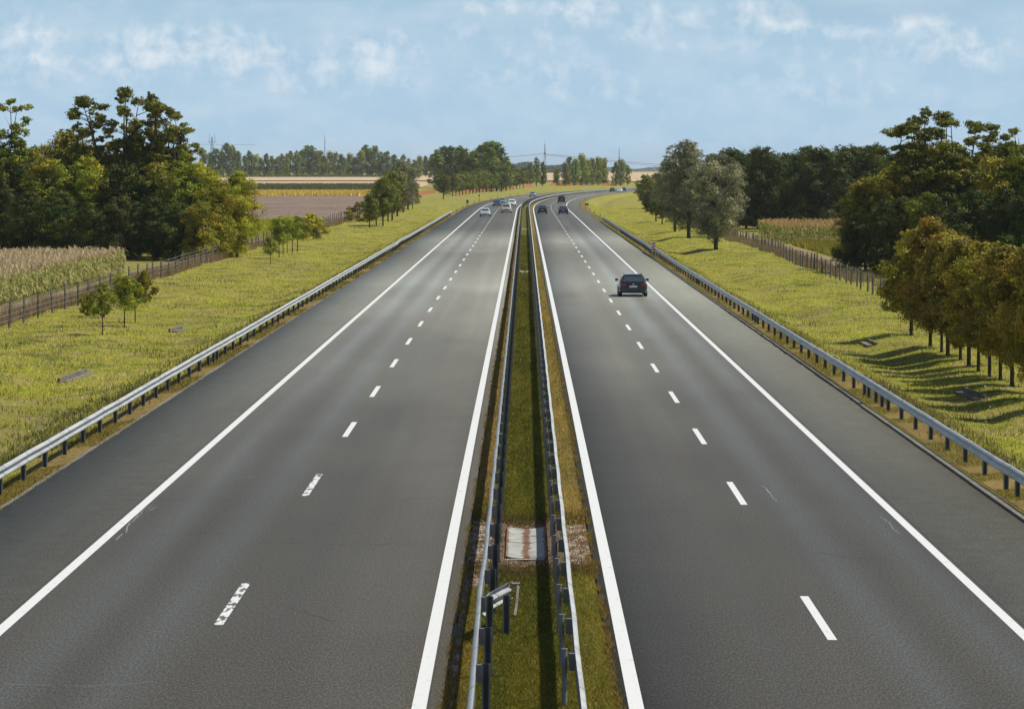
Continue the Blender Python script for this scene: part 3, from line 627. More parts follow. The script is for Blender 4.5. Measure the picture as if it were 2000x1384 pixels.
variants('young', 3, 'young_tree', Ht=3.2, Rc=.75, base=.42, nl=12, lobe=.15, tips=26, per=21, leaf=0.052, col=(0.167, 0.205, 0.013), col2=(0.256, 0.269, 0.017), shape='oval', trunk_r=.04)
variants('far', 5, 'field_tree', Ht=20, Rc=4.6, base=.12, nl=26, lobe=.105, tips=18, per=14, leaf=0.400, col=(0.156, 0.205, 0.025), col2=(0.230, 0.242, 0.031), shape='broad', trunk_r=.3)
variants('poplar', 3, 'poplar_tree', Ht=14, Rc=3.1, base=.08, nl=38, lobe=.125, tips=18, per=14, leaf=0.272, col=(0.246, 0.294, 0.031), col2=(0.314, 0.304, 0.037), shape='column', trunk_r=.25)
variants('row', 4, 'roadside_tree', Ht=7.5, Rc=2.0, base=.26, nl=22, lobe=.13, tips=20, per=18, leaf=0.140, col=(0.146, 0.173, 0.013), col2=(0.184, 0.154, 0.017), shape='oval', trunk_r=.12)
variants('shrub', 3, 'shrub', Ht=3, Rc=1.7, base=.08, nl=18, lobe=.17, tips=20, per=21, leaf=0.091, col=(0.285, 0.243, 0.022), shape='broad', trunk_r=.05)
variants('yellow', 2, 'yellow_shrub', Ht=4, Rc=1.9, base=.12, nl=22, lobe=.14, tips=24, per=21, leaf=0.091, col=(.42, .36, .012), col2=(.30, .30, .02), shape='broad', trunk_r=.06)
rr = random.Random(11)
# the wood on the left, behind the maize
g1 = 'trees of the wood behind the left maize field'
for (px, Y, h) in ((-30, 352, 11.0), (-5, 380, 11.5), (25, 348, 10.6), (62, 362, 11.6), (98, 345, 10.4), (135, 358, 13.6), (168, 346, 10.6), (205, 352, 11.4), (240, 344, 9.8), (272, 356, 11.4),
                   (305, 345, 10.0), (338, 352, 10.6), (372, 343, 10.0), (398, 352, 9.8), (420, 340, 8.0), (448, 345, 7.4), (80, 392, 12), (180, 395, 12), (260, 392, 12), (330, 396, 12), (0, 340, 8), (118, 338, 7), (300, 338, 6.5), (390, 336, 6), (232, 338, 6.5), (55, 338, 7), (350, 337, 6), (175, 337, 6)):
    plant('sunny' if px > 385 else 'locust' if (rr.random() < .62 and h > 8.2) else 'dark', at(px, Y), h * .96, g1)  # low front trees take dark leaves: shade at the wood's foot put into colour
for (px, Y, h, v) in ((243, 350, 17.4, 0), (305, 351, 17.2, 1), (-22, 340, 17.2, 2), (348, 349, 14.8, 2), (140, 356, 14.2, 1)): plant('tall', at(px, Y), h, g1, v=v)
labels(g1, 'dense olive tree', 'in the wood behind the left maize')
for o in TREES[g1]:
    if o.name.startswith('tall'): o['label'] = o['label'].replace('dense olive tree', 'tall sparse locust tree')
o = plant('sunny', at(463, 347), 8.6, v=1); tag(o, 'bright yellow-green tree at the right end of the left wood, by the fence', 'tree')
# right wood behind the maize, and the nearer wood
g2 = 'trees of the dark wood behind the right maize field'
for k in range(30):
    px = 1415 + k * 13.6 + rr.uniform(-4, 4); plant('dark', at(px, rr.uniform(488, 560)), rr.uniform(10.6, 12.4), g2)
labels(g2, 'dark green tree', 'in the wood beyond the right maize')
g3 = 'trees of the nearer wood at the right'
for (px, Y, h, key) in ((1690, 300, 8.2, 'locust'), (1715, 318, 9.0, 'dark'), (1742, 300, 9.6, 'locust'), (1775, 305, 10.6, 'locust'), (1812, 300, 10.8, 'dark'), (1850, 296, 10.8, 'locust'), (1885, 305, 10.4, 'dark'),
                        (1920, 295, 10.4, 'locust'), (1955, 300, 10.6, 'dark'), (1990, 290, 11.2, 'locust'), (2025, 300, 11.6, 'locust'), (2060, 290, 11, 'dark'), (1725, 288, 6.4, 'dark'), (1765, 284, 6.6, 'dark'),
                        (1800, 282, 7, 'locust'), (1845, 280, 7, 'dark'), (1900, 282, 7.2, 'dark'), (1960, 280, 7.5, 'dark'), (2010, 278, 7.5, 'dark'), (1780, 335, 11, 'dark'), (1870, 335, 11, 'dark'), (1950, 335, 11.3, 'dark'), (1668, 296, 5.0, 'dark')):
    plant(key, at(px, Y), h, g3)
for (px, Y, h, v) in ((1810, 292, 14.6, 1), (1845, 296, 14.0, 0), (1985, 290, 12.6, 2)): plant('tall', at(px, Y), h, g3, v=v, wide=1.15)
labels(g3, 'olive green tree', 'in the wood behind the maple row')
for o in TREES[g3]:
    if o.name.startswith('tall'): o['label'] = o['label'].replace('olive green tree', 'tall open-crowned tree')
# maple row on the right bank
g4 = 'maples planted along the right bank'
for k, (px, py, h) in enumerate(((1780, 655, 5.9), (1818, 676, 5.8), (1840, 688, 5.7), (1852, 694, 6.2), (1877, 703, 5.6), (1893, 716, 6.0), (1912, 726, 5.5), (1934, 736, 5.6), (1955, 742, 5.8), (1978, 754, 5.7), (2006, 768, 5.9), (2034, 782, 6.0), (2070, 800, 6))):
    plant('maple', G(px, py), h * rr.uniform(.9, 1.1), g4, v=k % 5, wide=rr.uniform(.9, 1.12))
labels(g4, 'olive brown maple on a dark trunk', 'in the row')
# silver trees
for (px, py, h, v, wd, lb) in ((1398, 487, 10.3, 0, 1.02, 'grey-green silver tree in front, nearest of the willows by the right fence'), (1345, 466, 12.4, 1, 1.0, 'tallest silver grey tree, behind the nearest willow on the right bank'),
                              (1318, 452, 11.0, 2, .85, 'greyish willow left of the tallest silver tree'), (1420, 462, 9.2, 1, .8, 'silver willow half hidden behind the nearest willow'),):
    tag(plant('silver', G(px, py), h, v=v, wide=wd), lb, 'tree', 'silver willows on the right bank')
for (px, py, h, lb) in ((1281, 432, 6.4, 'small dark tree left of the silver willows beside the right verge'), (1293, 438, 5.5, 'small dark tree touching the foot of the silver willows'), (1262, 408, 7.5, 'dark tree at the far bend of the right verge'), (1270, 415, 6.5, 'round dark tree just right of the far bend'), (1285, 412, 8, 'dark tree behind the small pair left of the willows')):
    tag(plant('row', G(px, py), h, wide=1.15), lb, 'tree', 'small dark trees left of the willows')
# young trees on the left verge
for (px, py, h, key, lb, wd) in ((199, 655, 2.9, 'young', 'small dark young tree, leftmost of three below the left maize', .85), (242, 640, 3.0, 'young', 'yellow-green young tree in the middle of three below the left maize', 1.0), (263, 632, 2.6, 'young', 'slim young tree, rightmost of three below the left maize', .9),
                            (528, 516, 2.7, 'young', 'little round tree standing alone left of the clump of five', .9), (545, 503, 3.9, 'young', 'first slim tree of the clump on the left verge', 1), (553, 498, 3.9, 'young', 'second slim tree of the clump on the left verge', 1),
                            (561, 494, 3.8, 'young', 'third slim tree of the clump on the left verge', .9), (571, 494, 3.9, 'young', 'fourth slim tree of the clump on the left verge', 1), (581, 492, 3.9, 'young', 'last slim tree of the clump on the left verge', 1)):
    tag(plant(key, G(px, py), h, wide=wd), lb, 'tree', 'young trees on the left verge')
tag(plant('shrub', G(280, 590), 2.2, cat='shrub', wide=.7), 'dark brownish bush at the fence behind the three young trees', 'shrub')
tag(plant('shrub', G(170, 618), 1.5, cat='shrub', wide=.7), 'low green bush against the left fence', 'shrub')
tag(plant('yellow', G(612, 468), 3.4, cat='shrub', wide=1.1), 'bright yellow shrub on the left fence behind the clump', 'shrub')
tag(plant('yellow', G(592, 470), 3.0, cat='shrub', v=1), 'yellow-green shrub just behind the clump of young trees', 'shrub')
tag(plant('shrub', G(703, 433), 3.3, cat='shrub', wide=1.3), 'brown bush at the left foot of the dark grove', 'shrub')
# dark grove at the left, then the row along the verge
g5 = 'trees of the grove at the end of the left fence'
for (px, py, h, key) in ((722, 445, 5.2, 'row'), (735, 440, 6.0, 'row'), (748, 441, 7.6, 'row'), (758, 432, 7.6, 'row'), (766, 430, 8.4, 'row'), (776, 422, 8.6, 'silver'), (788, 415, 10.6, 'silver'), (797, 410, 9.4, 'silver'), (770, 418, 9, 'row'), (806, 408, 6, 'row')):
    plant(key, G(px, py), h, g5)
labels(g5, 'dark roadside tree', 'in the grove by the left fence')
g6 = 'row of small trees along the far left verge'
plant('row', G(866, 389), 7.3, g6, wide=1.3)
for k in range(22):
    t = k / 21; px = 884 + 138 * t; plant('row', G(px, 384 - 16 * t ** .8), 7.6 + rr.uniform(-.6, .6) + 1.2 * t, g6, wide=1.1)
labels(g6, 'small leafy tree', 'in the row along the far left verge')
g7 = 'tall trees behind the far left row'
for (px, Y, h) in ((855, 1480, 15.5), (868, 1500, 18), (880, 1450, 18), (897, 1420, 18), (905, 1400, 17), (925, 1380, 16), (938, 1400, 18.5), (950, 1370, 19.6), (960, 1350, 20.0), (970, 1380, 19.8), (979, 1370, 17.5), (988, 1400, 13)):
    plant('far', at(px, Y), h, g7)
labels(g7, 'tall field tree', 'behind the small verge trees')
g8 = 'trees of the long treeline beyond the fields'
xx = 398.0
while xx < 862:
    hh = 17.5 + 4.5 * math.sin(xx * .045) * rr.uniform(.3, 1) + rr.uniform(-3.5, 2.5)
    plant('far' if rr.random() < .8 else 'poplar', at(xx, rr.uniform(2290, 2350)), max(11, hh), g8, wide=rr.uniform(.7, 1.0)); xx += rr.uniform(8, 13)
labels(g8, 'bluish field tree', 'in the long treeline beyond the fields')
# clusters beyond the bend
g9 = 'trees beyond the bend of the motorway'
for (px, py, h, key) in ((1036, 364, 11, 'far'), (1048, 364, 13.6, 'far'), (1060, 364, 11.5, 'far'), (1086, 362, 8, 'poplar'), (1104, 363, 11.5, 'poplar'), (1113, 363, 14, 'far'), (1124, 362, 13, 'poplar'), (1136, 362, 15.5, 'poplar'), (1147, 362, 12.5, 'poplar'), (1156, 362, 13.5, 'poplar'), (1168, 362, 14.2, 'poplar'), (1178, 362, 13.6, 'poplar'),
                         (1203, 363, 12, 'far'), (1212, 363, 13.6, 'poplar'), (1225, 362, 10.5, 'far')):
    plant(key, G(px, py), h, g9, wide=.8)
labels(g9, 'hazy green tree', 'among those beyond the bend')
# far woods that read as one mass
def far_wood(name, x0, x1, Y, h, n, seed, col=(.07, .10, .04)):
    r = np.random.default_rng(seed); X = (r.uniform(x0, x1, n) - 1025) / F * Y; Yv = Y + r.uniform(-60, 60, n)
    top = h * (.72 + .28 * np.sin(X / 17. + seed) * np.sin(X / 41. + 2)); z = terr(X, Yv) + top * r.uniform(0, 1, n) ** .7
    P = np.stack([X, Yv, z], 1); s = h * .10 * r.uniform(.6, 1.4, (n, 1)); a = r.normal(0, 1, (n, 3)); a /= np.linalg.norm(a, axis=1)[:, None]
    b = np.cross(a, r.normal(0, 1, (n, 3))); b /= np.linalg.norm(b, axis=1)[:, None]
    V = np.stack([P - a * s, P - b * s * .6, P + a * s, P + b * s * .6], 1).reshape(-1, 3)
    c = np.array(col) * (1 + r.normal(0, .2, (n, 1)))
    tag(link(name, npmesh(name, V, np.arange(4 * n).reshape(-1, 4), col=np.repeat(c.clip(.01), 4, 0)), M['leaf']), kind='stuff')
far_wood('distant_woods', 780, 1040, 5200, 17, 9000, 1); far_wood('distant_woods', 1064, 1110, 4700, 15, 3500, 2); far_wood('distant_woods', 1170, 1420, 7500, 12, 6000, 3)
far_wood('distant_woods', 380, 800, 6500, 14, 9000, 4); far_wood('distant_woods', 1395, 1700, 6000, 14, 5000, 5)

# ------------------------------------------------------------------ guard rails
def w_profile(face):                       # (x, z) points of a W beam whose face looks to +x*face
    p = [(.0, -.155), (.025, -.14), (.075, -.105), (.075, -.065), (.0, -.02), (.0, .02), (.075, .065), (.075, .105), (.025, .14), (.0, .155)]
    return [(a * face, b) for a, b in p]
def beam_mesh(path, face, zc=.59, th=.004):
    pr = w_profile(face); pr2 = [(a - .006 * face, b) for a, b in reversed(pr)]; ring = pr + pr2; n = len(ring); V = []; Fq = []
    for i, (x, y, dz) in enumerate(path):
        for a, b in ring: V.append((x + a, y, zc + dz + b))
        if i:
            o = (i - 1) * n
            for k in range(n): Fq.append((o + k, o + (k + 1) % n, o + n + (k + 1) % n, o + n + k))
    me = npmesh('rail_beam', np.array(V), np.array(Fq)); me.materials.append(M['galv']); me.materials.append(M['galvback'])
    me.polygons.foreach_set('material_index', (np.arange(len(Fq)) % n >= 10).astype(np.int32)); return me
def post_mesh(h, dark=False):              # C section
    mb = MB(); mb.box((0, .03, h / 2 - .15), (.118, .010, h + .3)); mb.box((-.060, 0, h / 2 - .15), (.008, .07, h + .3)); mb.box((.060, 0, h / 2 - .15), (.008, .07, h + .3)); mb.box((.047, -.033, h / 2 - .15), (.018, .006, h + .3)); mb.box((-.047, -.033, h / 2 - .15), (.018, .006, h + .3))
    return mb.mesh('post')
def pipe_post(h):
    mb = MB(); mb.tube([(0, 0, -.3), (0, 0, h)], .045, 10); mb.tube([(0, 0, h), (0, 0, h + .02)], .052, 10); return mb.mesh('post')
def rail(u_post, face, Y0, Y1, label, kinks, hpost=.74, spacer=.07, first=0., extra=(), dips=(), pipe=False, pz=-.05):
    root = empty('guard_rail', (u_post, Y0, 0)); tag(root, label, 'guard rail', 'steel guard rails')
    inv = Vector((-u_post, -Y0, 0))
    ys = np.concatenate([np.arange(Y0, 300, 2.0), np.arange(max(Y0, 300), Y1, 4.0), [Y1]]); rng = random.Random(int(abs(u_post) * 100)); path = []
    for y in ys:
        k = sum(a * math.exp(-((y - c) / s) ** 2) for c, s, a in kinks); kz = sum(a * math.exp(-((y - c) / s) ** 2) for c, s, a in dips)
        path.append((float(xc(y)) + u_post + face * (.07 + spacer) + k + .006 * math.sin(y * .7), y, kz + .006 * math.sin(y / 9.) + rng.gauss(0, .003)))
    me = beam_mesh(path, face); b = link('rail_beam', me, None, root); b.location = inv
    pm = pipe_post(hpost) if pipe else post_mesh(hpost); pm.materials.append(M['galvpost'])
    sp = MB().box((face * (.066 + spacer / 2), 0, .66), (spacer, .10, .26)).mesh('spacer_block'); sp.materials.append(M['galvpost'])
    yy = list(np.arange(first, Y1 - 1, 4.0)) + list(extra); yy = sorted(y for y in yy if y > Y0 + .2); far = []
    for i, y in enumerate(yy):
        k = sum(a * math.exp(-((y - c) / s) ** 2) for c, s, a in kinks); x = float(xc(y)) + u_post + k
        if i < 99:
            p = link('post', pm, None, root); p.location = Vector((x, y, pz)) + inv; p.scale = (1, 1, 1)
            if spacer > .04: s_ = link('spacer_block', sp, None, p); s_.location.z = 0
        else: far.append((x, y))
    if far:
        mb = MB()
        for x, y in far: mb.box((x, y, pz + hpost / 2), (.07, .11, hpost)).box((x + face * .06, y, .60), (.07, .09, .22))
        o = mb.build('far_posts', M['galvpost'], root); o.location = inv; o['kind'] = 'stuff'
    return root
rail(-13.02, 1, 58, 604, 'galvanised guard rail along the outer edge of the left carriageway', [(337, 10, .22)], first=84.6, extra=(60, 64, 68, 72, 76, 80, 137, 143, 210, 263), dips=[(345, 22, .10)])
rail(12.12, -1, 58, 528, 'galvanised guard rail along the outer edge of the right carriageway', [(325, 8, -.18)], first=74.0, extra=(60, 64, 68, 84, 116, 120.5, 180, 240), dips=[(315, 25, .08)])
rail(-.57, -1, 40, 1780, 'steel guard rail on the left side of the grass median', [(58.0, 5, -.03)], first=50.2, hpost=.80, spacer=.08)
rail(.60, 1, 40, 1780, 'steel guard rail on the right side of the grass median', [], first=51.4, hpost=.84, spacer=.10, pipe=True)
# the bent stub of old rail turned into the median
st = empty('rail_stub', (-.62, 59.6, -.06)); tag(st, 'short broken rail stub bent into the median beside the left median rail', 'rail stub')
V = []; Fq = []; pr = [(a, b) for a, b in w_profile(1)]; pr = pr + [(a + .006, b) for a, b in reversed(pr)]; nP = len(pr)
for i, (x, y, dz) in enumerate(((-.05, -1.2, .60), (.02, -.5, .61), (.14, .0, .62), (.28, .45, .64), (.42, .8, .66))):
    for a, b in pr: V.append((x - a * .9, y + a * .5 - .04, dz + b))
    if i:
        o_ = (i - 1) * nP
        for k in range(nP): Fq.append((o_ + k, o_ + (k + 1) % nP, o_ + nP + (k + 1) % nP, o_ + nP + k))
link('rail_beam', npmesh('rail_beam', np.array(V), np.array(Fq)), M['galv'], st)
pm_ = post_mesh(.66); pm_.materials.append(M['galvpost']); p = link('post', pm_, None, st); p.location = (.30, -.1, 0)
MB().box((.46, .8, .75), (.15, .22, .04)).build('end_cap', M['fencepost'], st)
MB().tube([(.50, .72, .74), (.47, .25, .45), (.44, -.1, .30)], .028, 6).build('end_strut', M['fencepost'], st)
# kerb along the right shoulder
kb = MB(); yk = 40.0; rk = random.Random(3)
segs = [(40, 116.2), (116.9, 165.0), (165.6, 330)]
for a, b in segs:
    y = a
    while y < b - .1:
        e = min(b, y + 2.5); kb.box((11.46 + rk.gauss(0, .006) + (.05 if a > 100 else 0), (y + e) / 2, .0), (.16, e - y - .02, .12)); y = e
k_ = kb.build('kerb', make_soil('kerb_concrete', [(.3, (.10, .095, .085)), (.7, (.24, .23, .21))], 5, (1, 1, 1), .01)); tag(k_, kind='structure')
kb = MB(); y = 60.0
while y < 240: kb.box((-12.46 + rk.gauss(0, .008), y + 1.2, -.03), (.10, 2.36, .06)); y += 2.4
k_ = kb.build('kerb', k_.data.materials[0]); tag(k_, kind='structure')
# dark gap lines: a shadowed rut between verge and asphalt comes from the step itself

# ------------------------------------------------------------------ concrete pieces
def slab_thing(x, y, wd, ln, label, z=None, rz=0, dish=True):
    z = float(terr(x, y)) if z is None else z; o = empty('drain_slab', (x, y, z), rz); tag(o, label, 'drain slab')
    mb = MB(); nx = 8
    for j in range(2):
        y0 = -ln / 2 + j * ln / 2 + .04; y1 = y0 + ln / 2 - .08
        for i in range(nx):
            a = -wd / 2 + wd * i / nx; b = a + wd / nx; f = lambda t: (.05 if dish else 0) * (2 * t / wd) ** 2
            za, zb = f(a) + .06, f(b) + .06
            mb.add([(a, y0, -.05), (b, y0, -.05), (b, y1, -.05), (a, y1, -.05), (a, y0, za), (b, y0, zb), (b, y1, zb), (a, y1, za)], [(0, 3, 2, 1), (4, 5, 6, 7), (0, 1, 5, 4), (2, 3, 7, 6)] + ([(3, 0, 4, 7)] if i == 0 else []) + ([(1, 2, 6, 5)] if i == nx - 1 else []))
    mb.build('dished_channel', M['slabconcrete'], o)
    MB().box((0, -ln / 2 - .10, .0), (wd * 1.15, .12, .12)).build('end_kerb', M['concrete'], o); return o
slab_thing(.03, 74.0, .86, 6.0, 'white dished concrete drain slab in the near part of the grass median')
slab_thing(.0, 271, .9, 5, 'pale concrete drain slab across the median halfway to the bend')
slab_thing(.0, 463, .8, 5, 'farthest pale drain slab across the median before the bend')
def gutter(px0, py0, px1, py1, label):
    a = G(px0, py0); b = G(px1, py1); d = Vector((b[0] - a[0], b[1] - a[1], 0)); ln = d.length; mx_ = ((a[0] + b[0]) / 2, (a[1] + b[1]) / 2)
    o = empty('ditch_gutter', (mx_[0], mx_[1], float(terr(*mx_))), math.atan2(d.y, d.x)); tag(o, label, 'gutter', 'concrete ditch gutters')
    MB().box((0, 0, .03), (ln, .30, .08)).build('channel_bed', M['fencepost'], o); MB().box((0, .30, .10), (ln, .10, .22)).build('side_kerb', M['fencepost'], o); return o
gutter(126, 748, 180, 728, 'short concrete gutter lying in the grass beside the left rail')
gutter(340, 650, 365, 643, 'faint concrete gutter in the left meadow below the young trees')
gutter(1683, 668, 1700, 677, 'small concrete gutter at the shaded edge of the right ditch')
gutter(1868, 765, 1912, 782, 'dark gutter kerb in the tree shade on the right bank')

# ------------------------------------------------------------------ fences
def fence(pts, step, hp, label, wires=3, seed=1):
    r = random.Random(seed); root = empty('wire_fence', pts[0]); tag(root, label, 'fence'); inv = -Vector(pts[0]); P = []
    for a, b in zip(pts[:-1], pts[1:]):
        a, b = Vector(a), Vector(b); n = max(1, int((b - a).length / step))
        for k in range(n): q = a.lerp(b, k / n); P.append((q.x + r.gauss(0, .05), q.y, float(terr(q.x, q.y))))
    for i, p in enumerate(P[:98]):
        h = hp * r.uniform(.92, 1.08); mb = MB(); mb.box((0, 0, h / 2), (.115, .115, h), top=(.75, .75)); mb.box((0, 0, h + .015), (.07, .07, .03))
        o = mb.build('post', M['fencepost'], root); o.location = Vector(p) + inv; o.rotation_euler = (r.gauss(0, .03), r.gauss(0, .04), r.uniform(0, 1))
    for k in range(wires):
        z = hp * (.3 + .6 * k / max(1, wires - 1)); mb = MB()
        mb.tube([(p[0], p[1], p[2] + z) for p in P], .012, 4, False); o = mb.build('wire', M['galvpost'], root); o.location = inv
    return root
pl = [(-28.6, 160, -.9), (-29.3, 230, -.9), (-30.2, 330, -.9), (-30.8, 440, -.9), (-31.4, 560, -.9), (-31.8, 680, -.9)]
fence(pl, 6.2, 1.55, 'long wire fence on concrete posts between the left meadow and the fields', 4)
fence([(24.3, 225, -.9), (25.0, 280, -.9), (26.4, 380, -.9), (27.6, 470, -.9), (28.0, 560, -.9)], 4.6, 1.45, 'wire fence on dark posts along the foot of the right bank', 3, 5)
# orange netting fences beyond the bend
def netting(pts, label, h=1.35):
    Pw = [G(*p) for p in pts]; root = empty('netting_fence', Pw[0]); tag(root, label, 'netting fence', 'orange netting fences'); inv = -Vector(Pw[0]); mb = MB(); pb = MB(); V = []; Fq = []
    for a, b in zip(Pw[:-1], Pw[1:]):
        a, b = Vector(a), Vector(b); n = max(2, int((b - a).length / 4))
        for k in range(n):
            p, q = a.lerp(b, k / n), a.lerp(b, (k + 1) / n)
            for j in range(5):
                z0 = h * (j / 5); z1 = z0 + h / 5 * .8; mb.add([(p.x, p.y, p.z + z0), (q.x, q.y, q.z + z0 - .05 * (j == 4)), (q.x, q.y, q.z + z1), (p.x, p.y, p.z + z1), (p.x, p.y + .02, p.z + z0), (q.x, q.y + .02, q.z + z0), (q.x, q.y + .02, q.z + z1), (p.x, p.y + .02, p.z + z1)], [(0, 1, 2, 3), (7, 6, 5, 4), (3, 2, 6, 7), (0, 4, 5, 1)])
            pb.box((p.x, p.y - .06, p.z + h / 2), (.08, .08, h * 1.1))
    o = mb.build('netting', M['orange'], root); o.location = inv; o = pb.build('stakes', M['fencepost'], root); o.location = inv; o['kind'] = 'stuff'
netting([(816, 382), (852, 377)], 'short orange netting fence left of the verge tree row')
netting([(886, 378), (950, 371.5), (1002, 367)], 'long orange netting fence behind the trunks of the verge tree row')
netting([(1022, 366), (1040, 365)], 'orange netting left of the round tree beyond the bend')
netting([(1074, 363), (1104, 362), (1142, 362)], 'orange netting at the foot of the poplars beyond the bend')
netting([(1178, 362.5), (1208, 363)], 'orange netting right of the poplars beyond the bend')

# ------------------------------------------------------------------ delineator posts and signs
def delineator(px, py, label):
    x, y, z = G(px, py); o = empty('marker_post', (x, y, z)); tag(o, label, 'marker post', 'white marker posts')
    MB().box((0, 0, .42), (.16, .10, .84), top=(.9, .9)).box((0, 0, .90), (.16, .10, .12)).build('body', M['white'], o)
    MB().box((0, -.003, .72), (.17, .115, .16)).build('black_band', M['black'], o); MB().box((0, -.066, .72), (.05, .012, .12)).build('reflector', M['refl'], o)
LP = [(892, 418), (904, 412), (912, 407.5), (926, 401), (937, 397), (959, 391.5), (972, 388.5), (997, 385), (1012, 383), (1028, 380)]
for i, p in enumerate(LP): delineator(*p, 'white marker post, ' + ('nearest' if i == 0 else ordn(i) + ' nearest') + ' past the end of the left rail')
for i, p in enumerate([(1172, 430), (1160, 422.5), (1152.5, 416.5), (1143, 393)]): delineator(*p, 'white marker post, ' + ('nearest' if i == 0 else ordn(i) + ' nearest') + ' past the end of the right rail')
x, y, z = 11.80, 314, float(terr(11.8, 314)); o = empty('hazard_marker', (x, y, z)); tag(o, 'red and white marker board standing at the kink of the right guard rail', 'marker board')
MB().box((0, 0, .55), (.07, .07, 1.1)).build('pole', M['galvpost'], o)
MB().box((0, -.06, .95), (.34, .03, .85)).build('board', M['white'], o)
mb = MB()
for k in range(3): zc = .68 + k * .27; mb.add([(-.17, -.08, zc - .10), (.17, -.08, zc + .02), (.17, -.08, zc + .14), (-.17, -.08, zc + .02), (-.17, -.077, zc - .10), (.17, -.077, zc + .02), (.17, -.077, zc + .14), (-.17, -.077, zc + .02)], [(0, 1, 2, 3), (7, 6, 5, 4), (0, 4, 5, 1), (2, 6, 7, 3)])
mb.build('red_stripe', M['refl'], o)
def sign(px, py, w_, h_, m, hp, label):
    x, y, z = G(px, py); o = empty('road_sign', (x, y, z)); tag(o, label, 'road sign')
    MB().box((-w_ * .3, 0, hp / 2), (.07, .07, hp)).build('pole', M['galvpost'], o); MB().box((w_ * .3, 0, hp / 2), (.07, .07, hp)).build('pole', M['galvpost'], o)
    MB().box((0, -.06, hp), (w_, .04, h_)).build('panel', M[m], o, bevel=.03); MB().box((0, -.085, hp), (w_ * .88, .006, h_ * .82)).build('panel_face', M[m], o)
sign(1146, 408, .75, .42, 'green', .95, 'small green sign on posts at the bend of the right verge')
sign(913, 402, .50, .75, 'blue', .95, 'small dark blue sign on the verge past the left rail end')
sign(936, 392, .35, .5, 'black', 1.5, 'tiny dark sign high among the left marker posts')

# ------------------------------------------------------------------ masts and cables
def lattice(px, Y, top_px, bw, label, horns=False, name='lattice_mast'):
    x, y, z = at(px, Y); Hm = H + (330 - top_px) / F * Y - z; o = empty(name, (x, y, z)); tag(o, label, 'mast'); mb = MB(); n = 12; r_ = max(.09, Y * .000045)
    hw = lambda t: bw * (1 - .8 * t) / 2
    for sx_, sy_ in ((1, 1), (1, -1), (-1, 1), (-1, -1)): mb.tube([(sx_ * hw(0), sy_ * hw(0), 0), (sx_ * hw(1), sy_ * hw(1), Hm)], r_, 4)
    mb.build('legs', M['steel'], o); mb = MB()
    for k in range(n):
        t0, t1 = k / n, (k + 1) / n
        for sy_ in (1, -1):
            mb.tube([(-hw(t0), sy_ * hw(t0), Hm * t0), (hw(t1), sy_ * hw(t1), Hm * t1)], r_ * .6, 4, False); mb.tube([(hw(t0), sy_ * hw(t0), Hm * t0), (-hw(t1), sy_ * hw(t1), Hm * t1)], r_ * .6, 4, False)
    mb.build('bracing', M['steel'], o); mb = MB()
    if horns:
        for s in (1, -1): mb.tube([(0, 0, Hm * .80), (s * bw * .55, 0, Hm * .86), (s * bw * .5, 0, Hm * 1.08)], r_, 4)
        mb.tube([(-bw * .9, 0, Hm * .88), (bw * .9, 0, Hm * .88)], r_, 4)
    else:
        mb.tube([(-bw * .5, 0, Hm * .62), (bw * .5, 0, Hm * .62)], r_, 4); mb.box((0, 0, Hm * .72), (bw * .42, bw * .42, Hm * .07)); mb.tube([(0, 0, Hm), (0, 0, Hm * 1.12)], r_ * .6, 4)
    mb.build('cross_arm', M['steel'], o); return (x, y, z, Hm)
lattice(1064, 2700, 282, 2.2, 'slim lattice mast rising beyond the bend, carrying the cables')
lattice(1209, 2900, 291, .8, 'thin distant pole above the right cluster of trees')
lattice(415, 3300, 268, 5.0, 'distant horned pylon above the left treeline', True, 'pylon')
lattice(635, 3600, 268, .9, 'hair-thin distant pole above the middle of the left treeline')
def cable(pts, Y, label, rad=.13):
    mb = MB(); mb.tube([((px - 1025) / F * Y, Y, H + (330 - py) / F * Y) for px, py in pts], rad, 4); o = mb.build('power_cable', M['cable']); tag(o, label, 'cable', 'power cables')
def sag(a, b, s, n=10): return [(a[0] + (b[0] - a[0]) * k / n, a[1] + (b[1] - a[1]) * k / n + 4 * s * (k / n) * (1 - k / n)) for k in range(n + 1)]
cable(sag((900, 312), (1063, 300.5), 1.2), 2690, 'power cable running left from the slim mast'); cable(sag((1063, 300.5), (1420, 330), 2.5), 2690, 'power cable running right from the slim mast', .13)
cable(sag((1063, 302.5), (1420, 334), 2.5), 2690, 'lower power cable running right from the slim mast', .10)
cable(sag((330, 280), (500, 283), 1), 3290, 'faint cable at the horned pylon', .10)

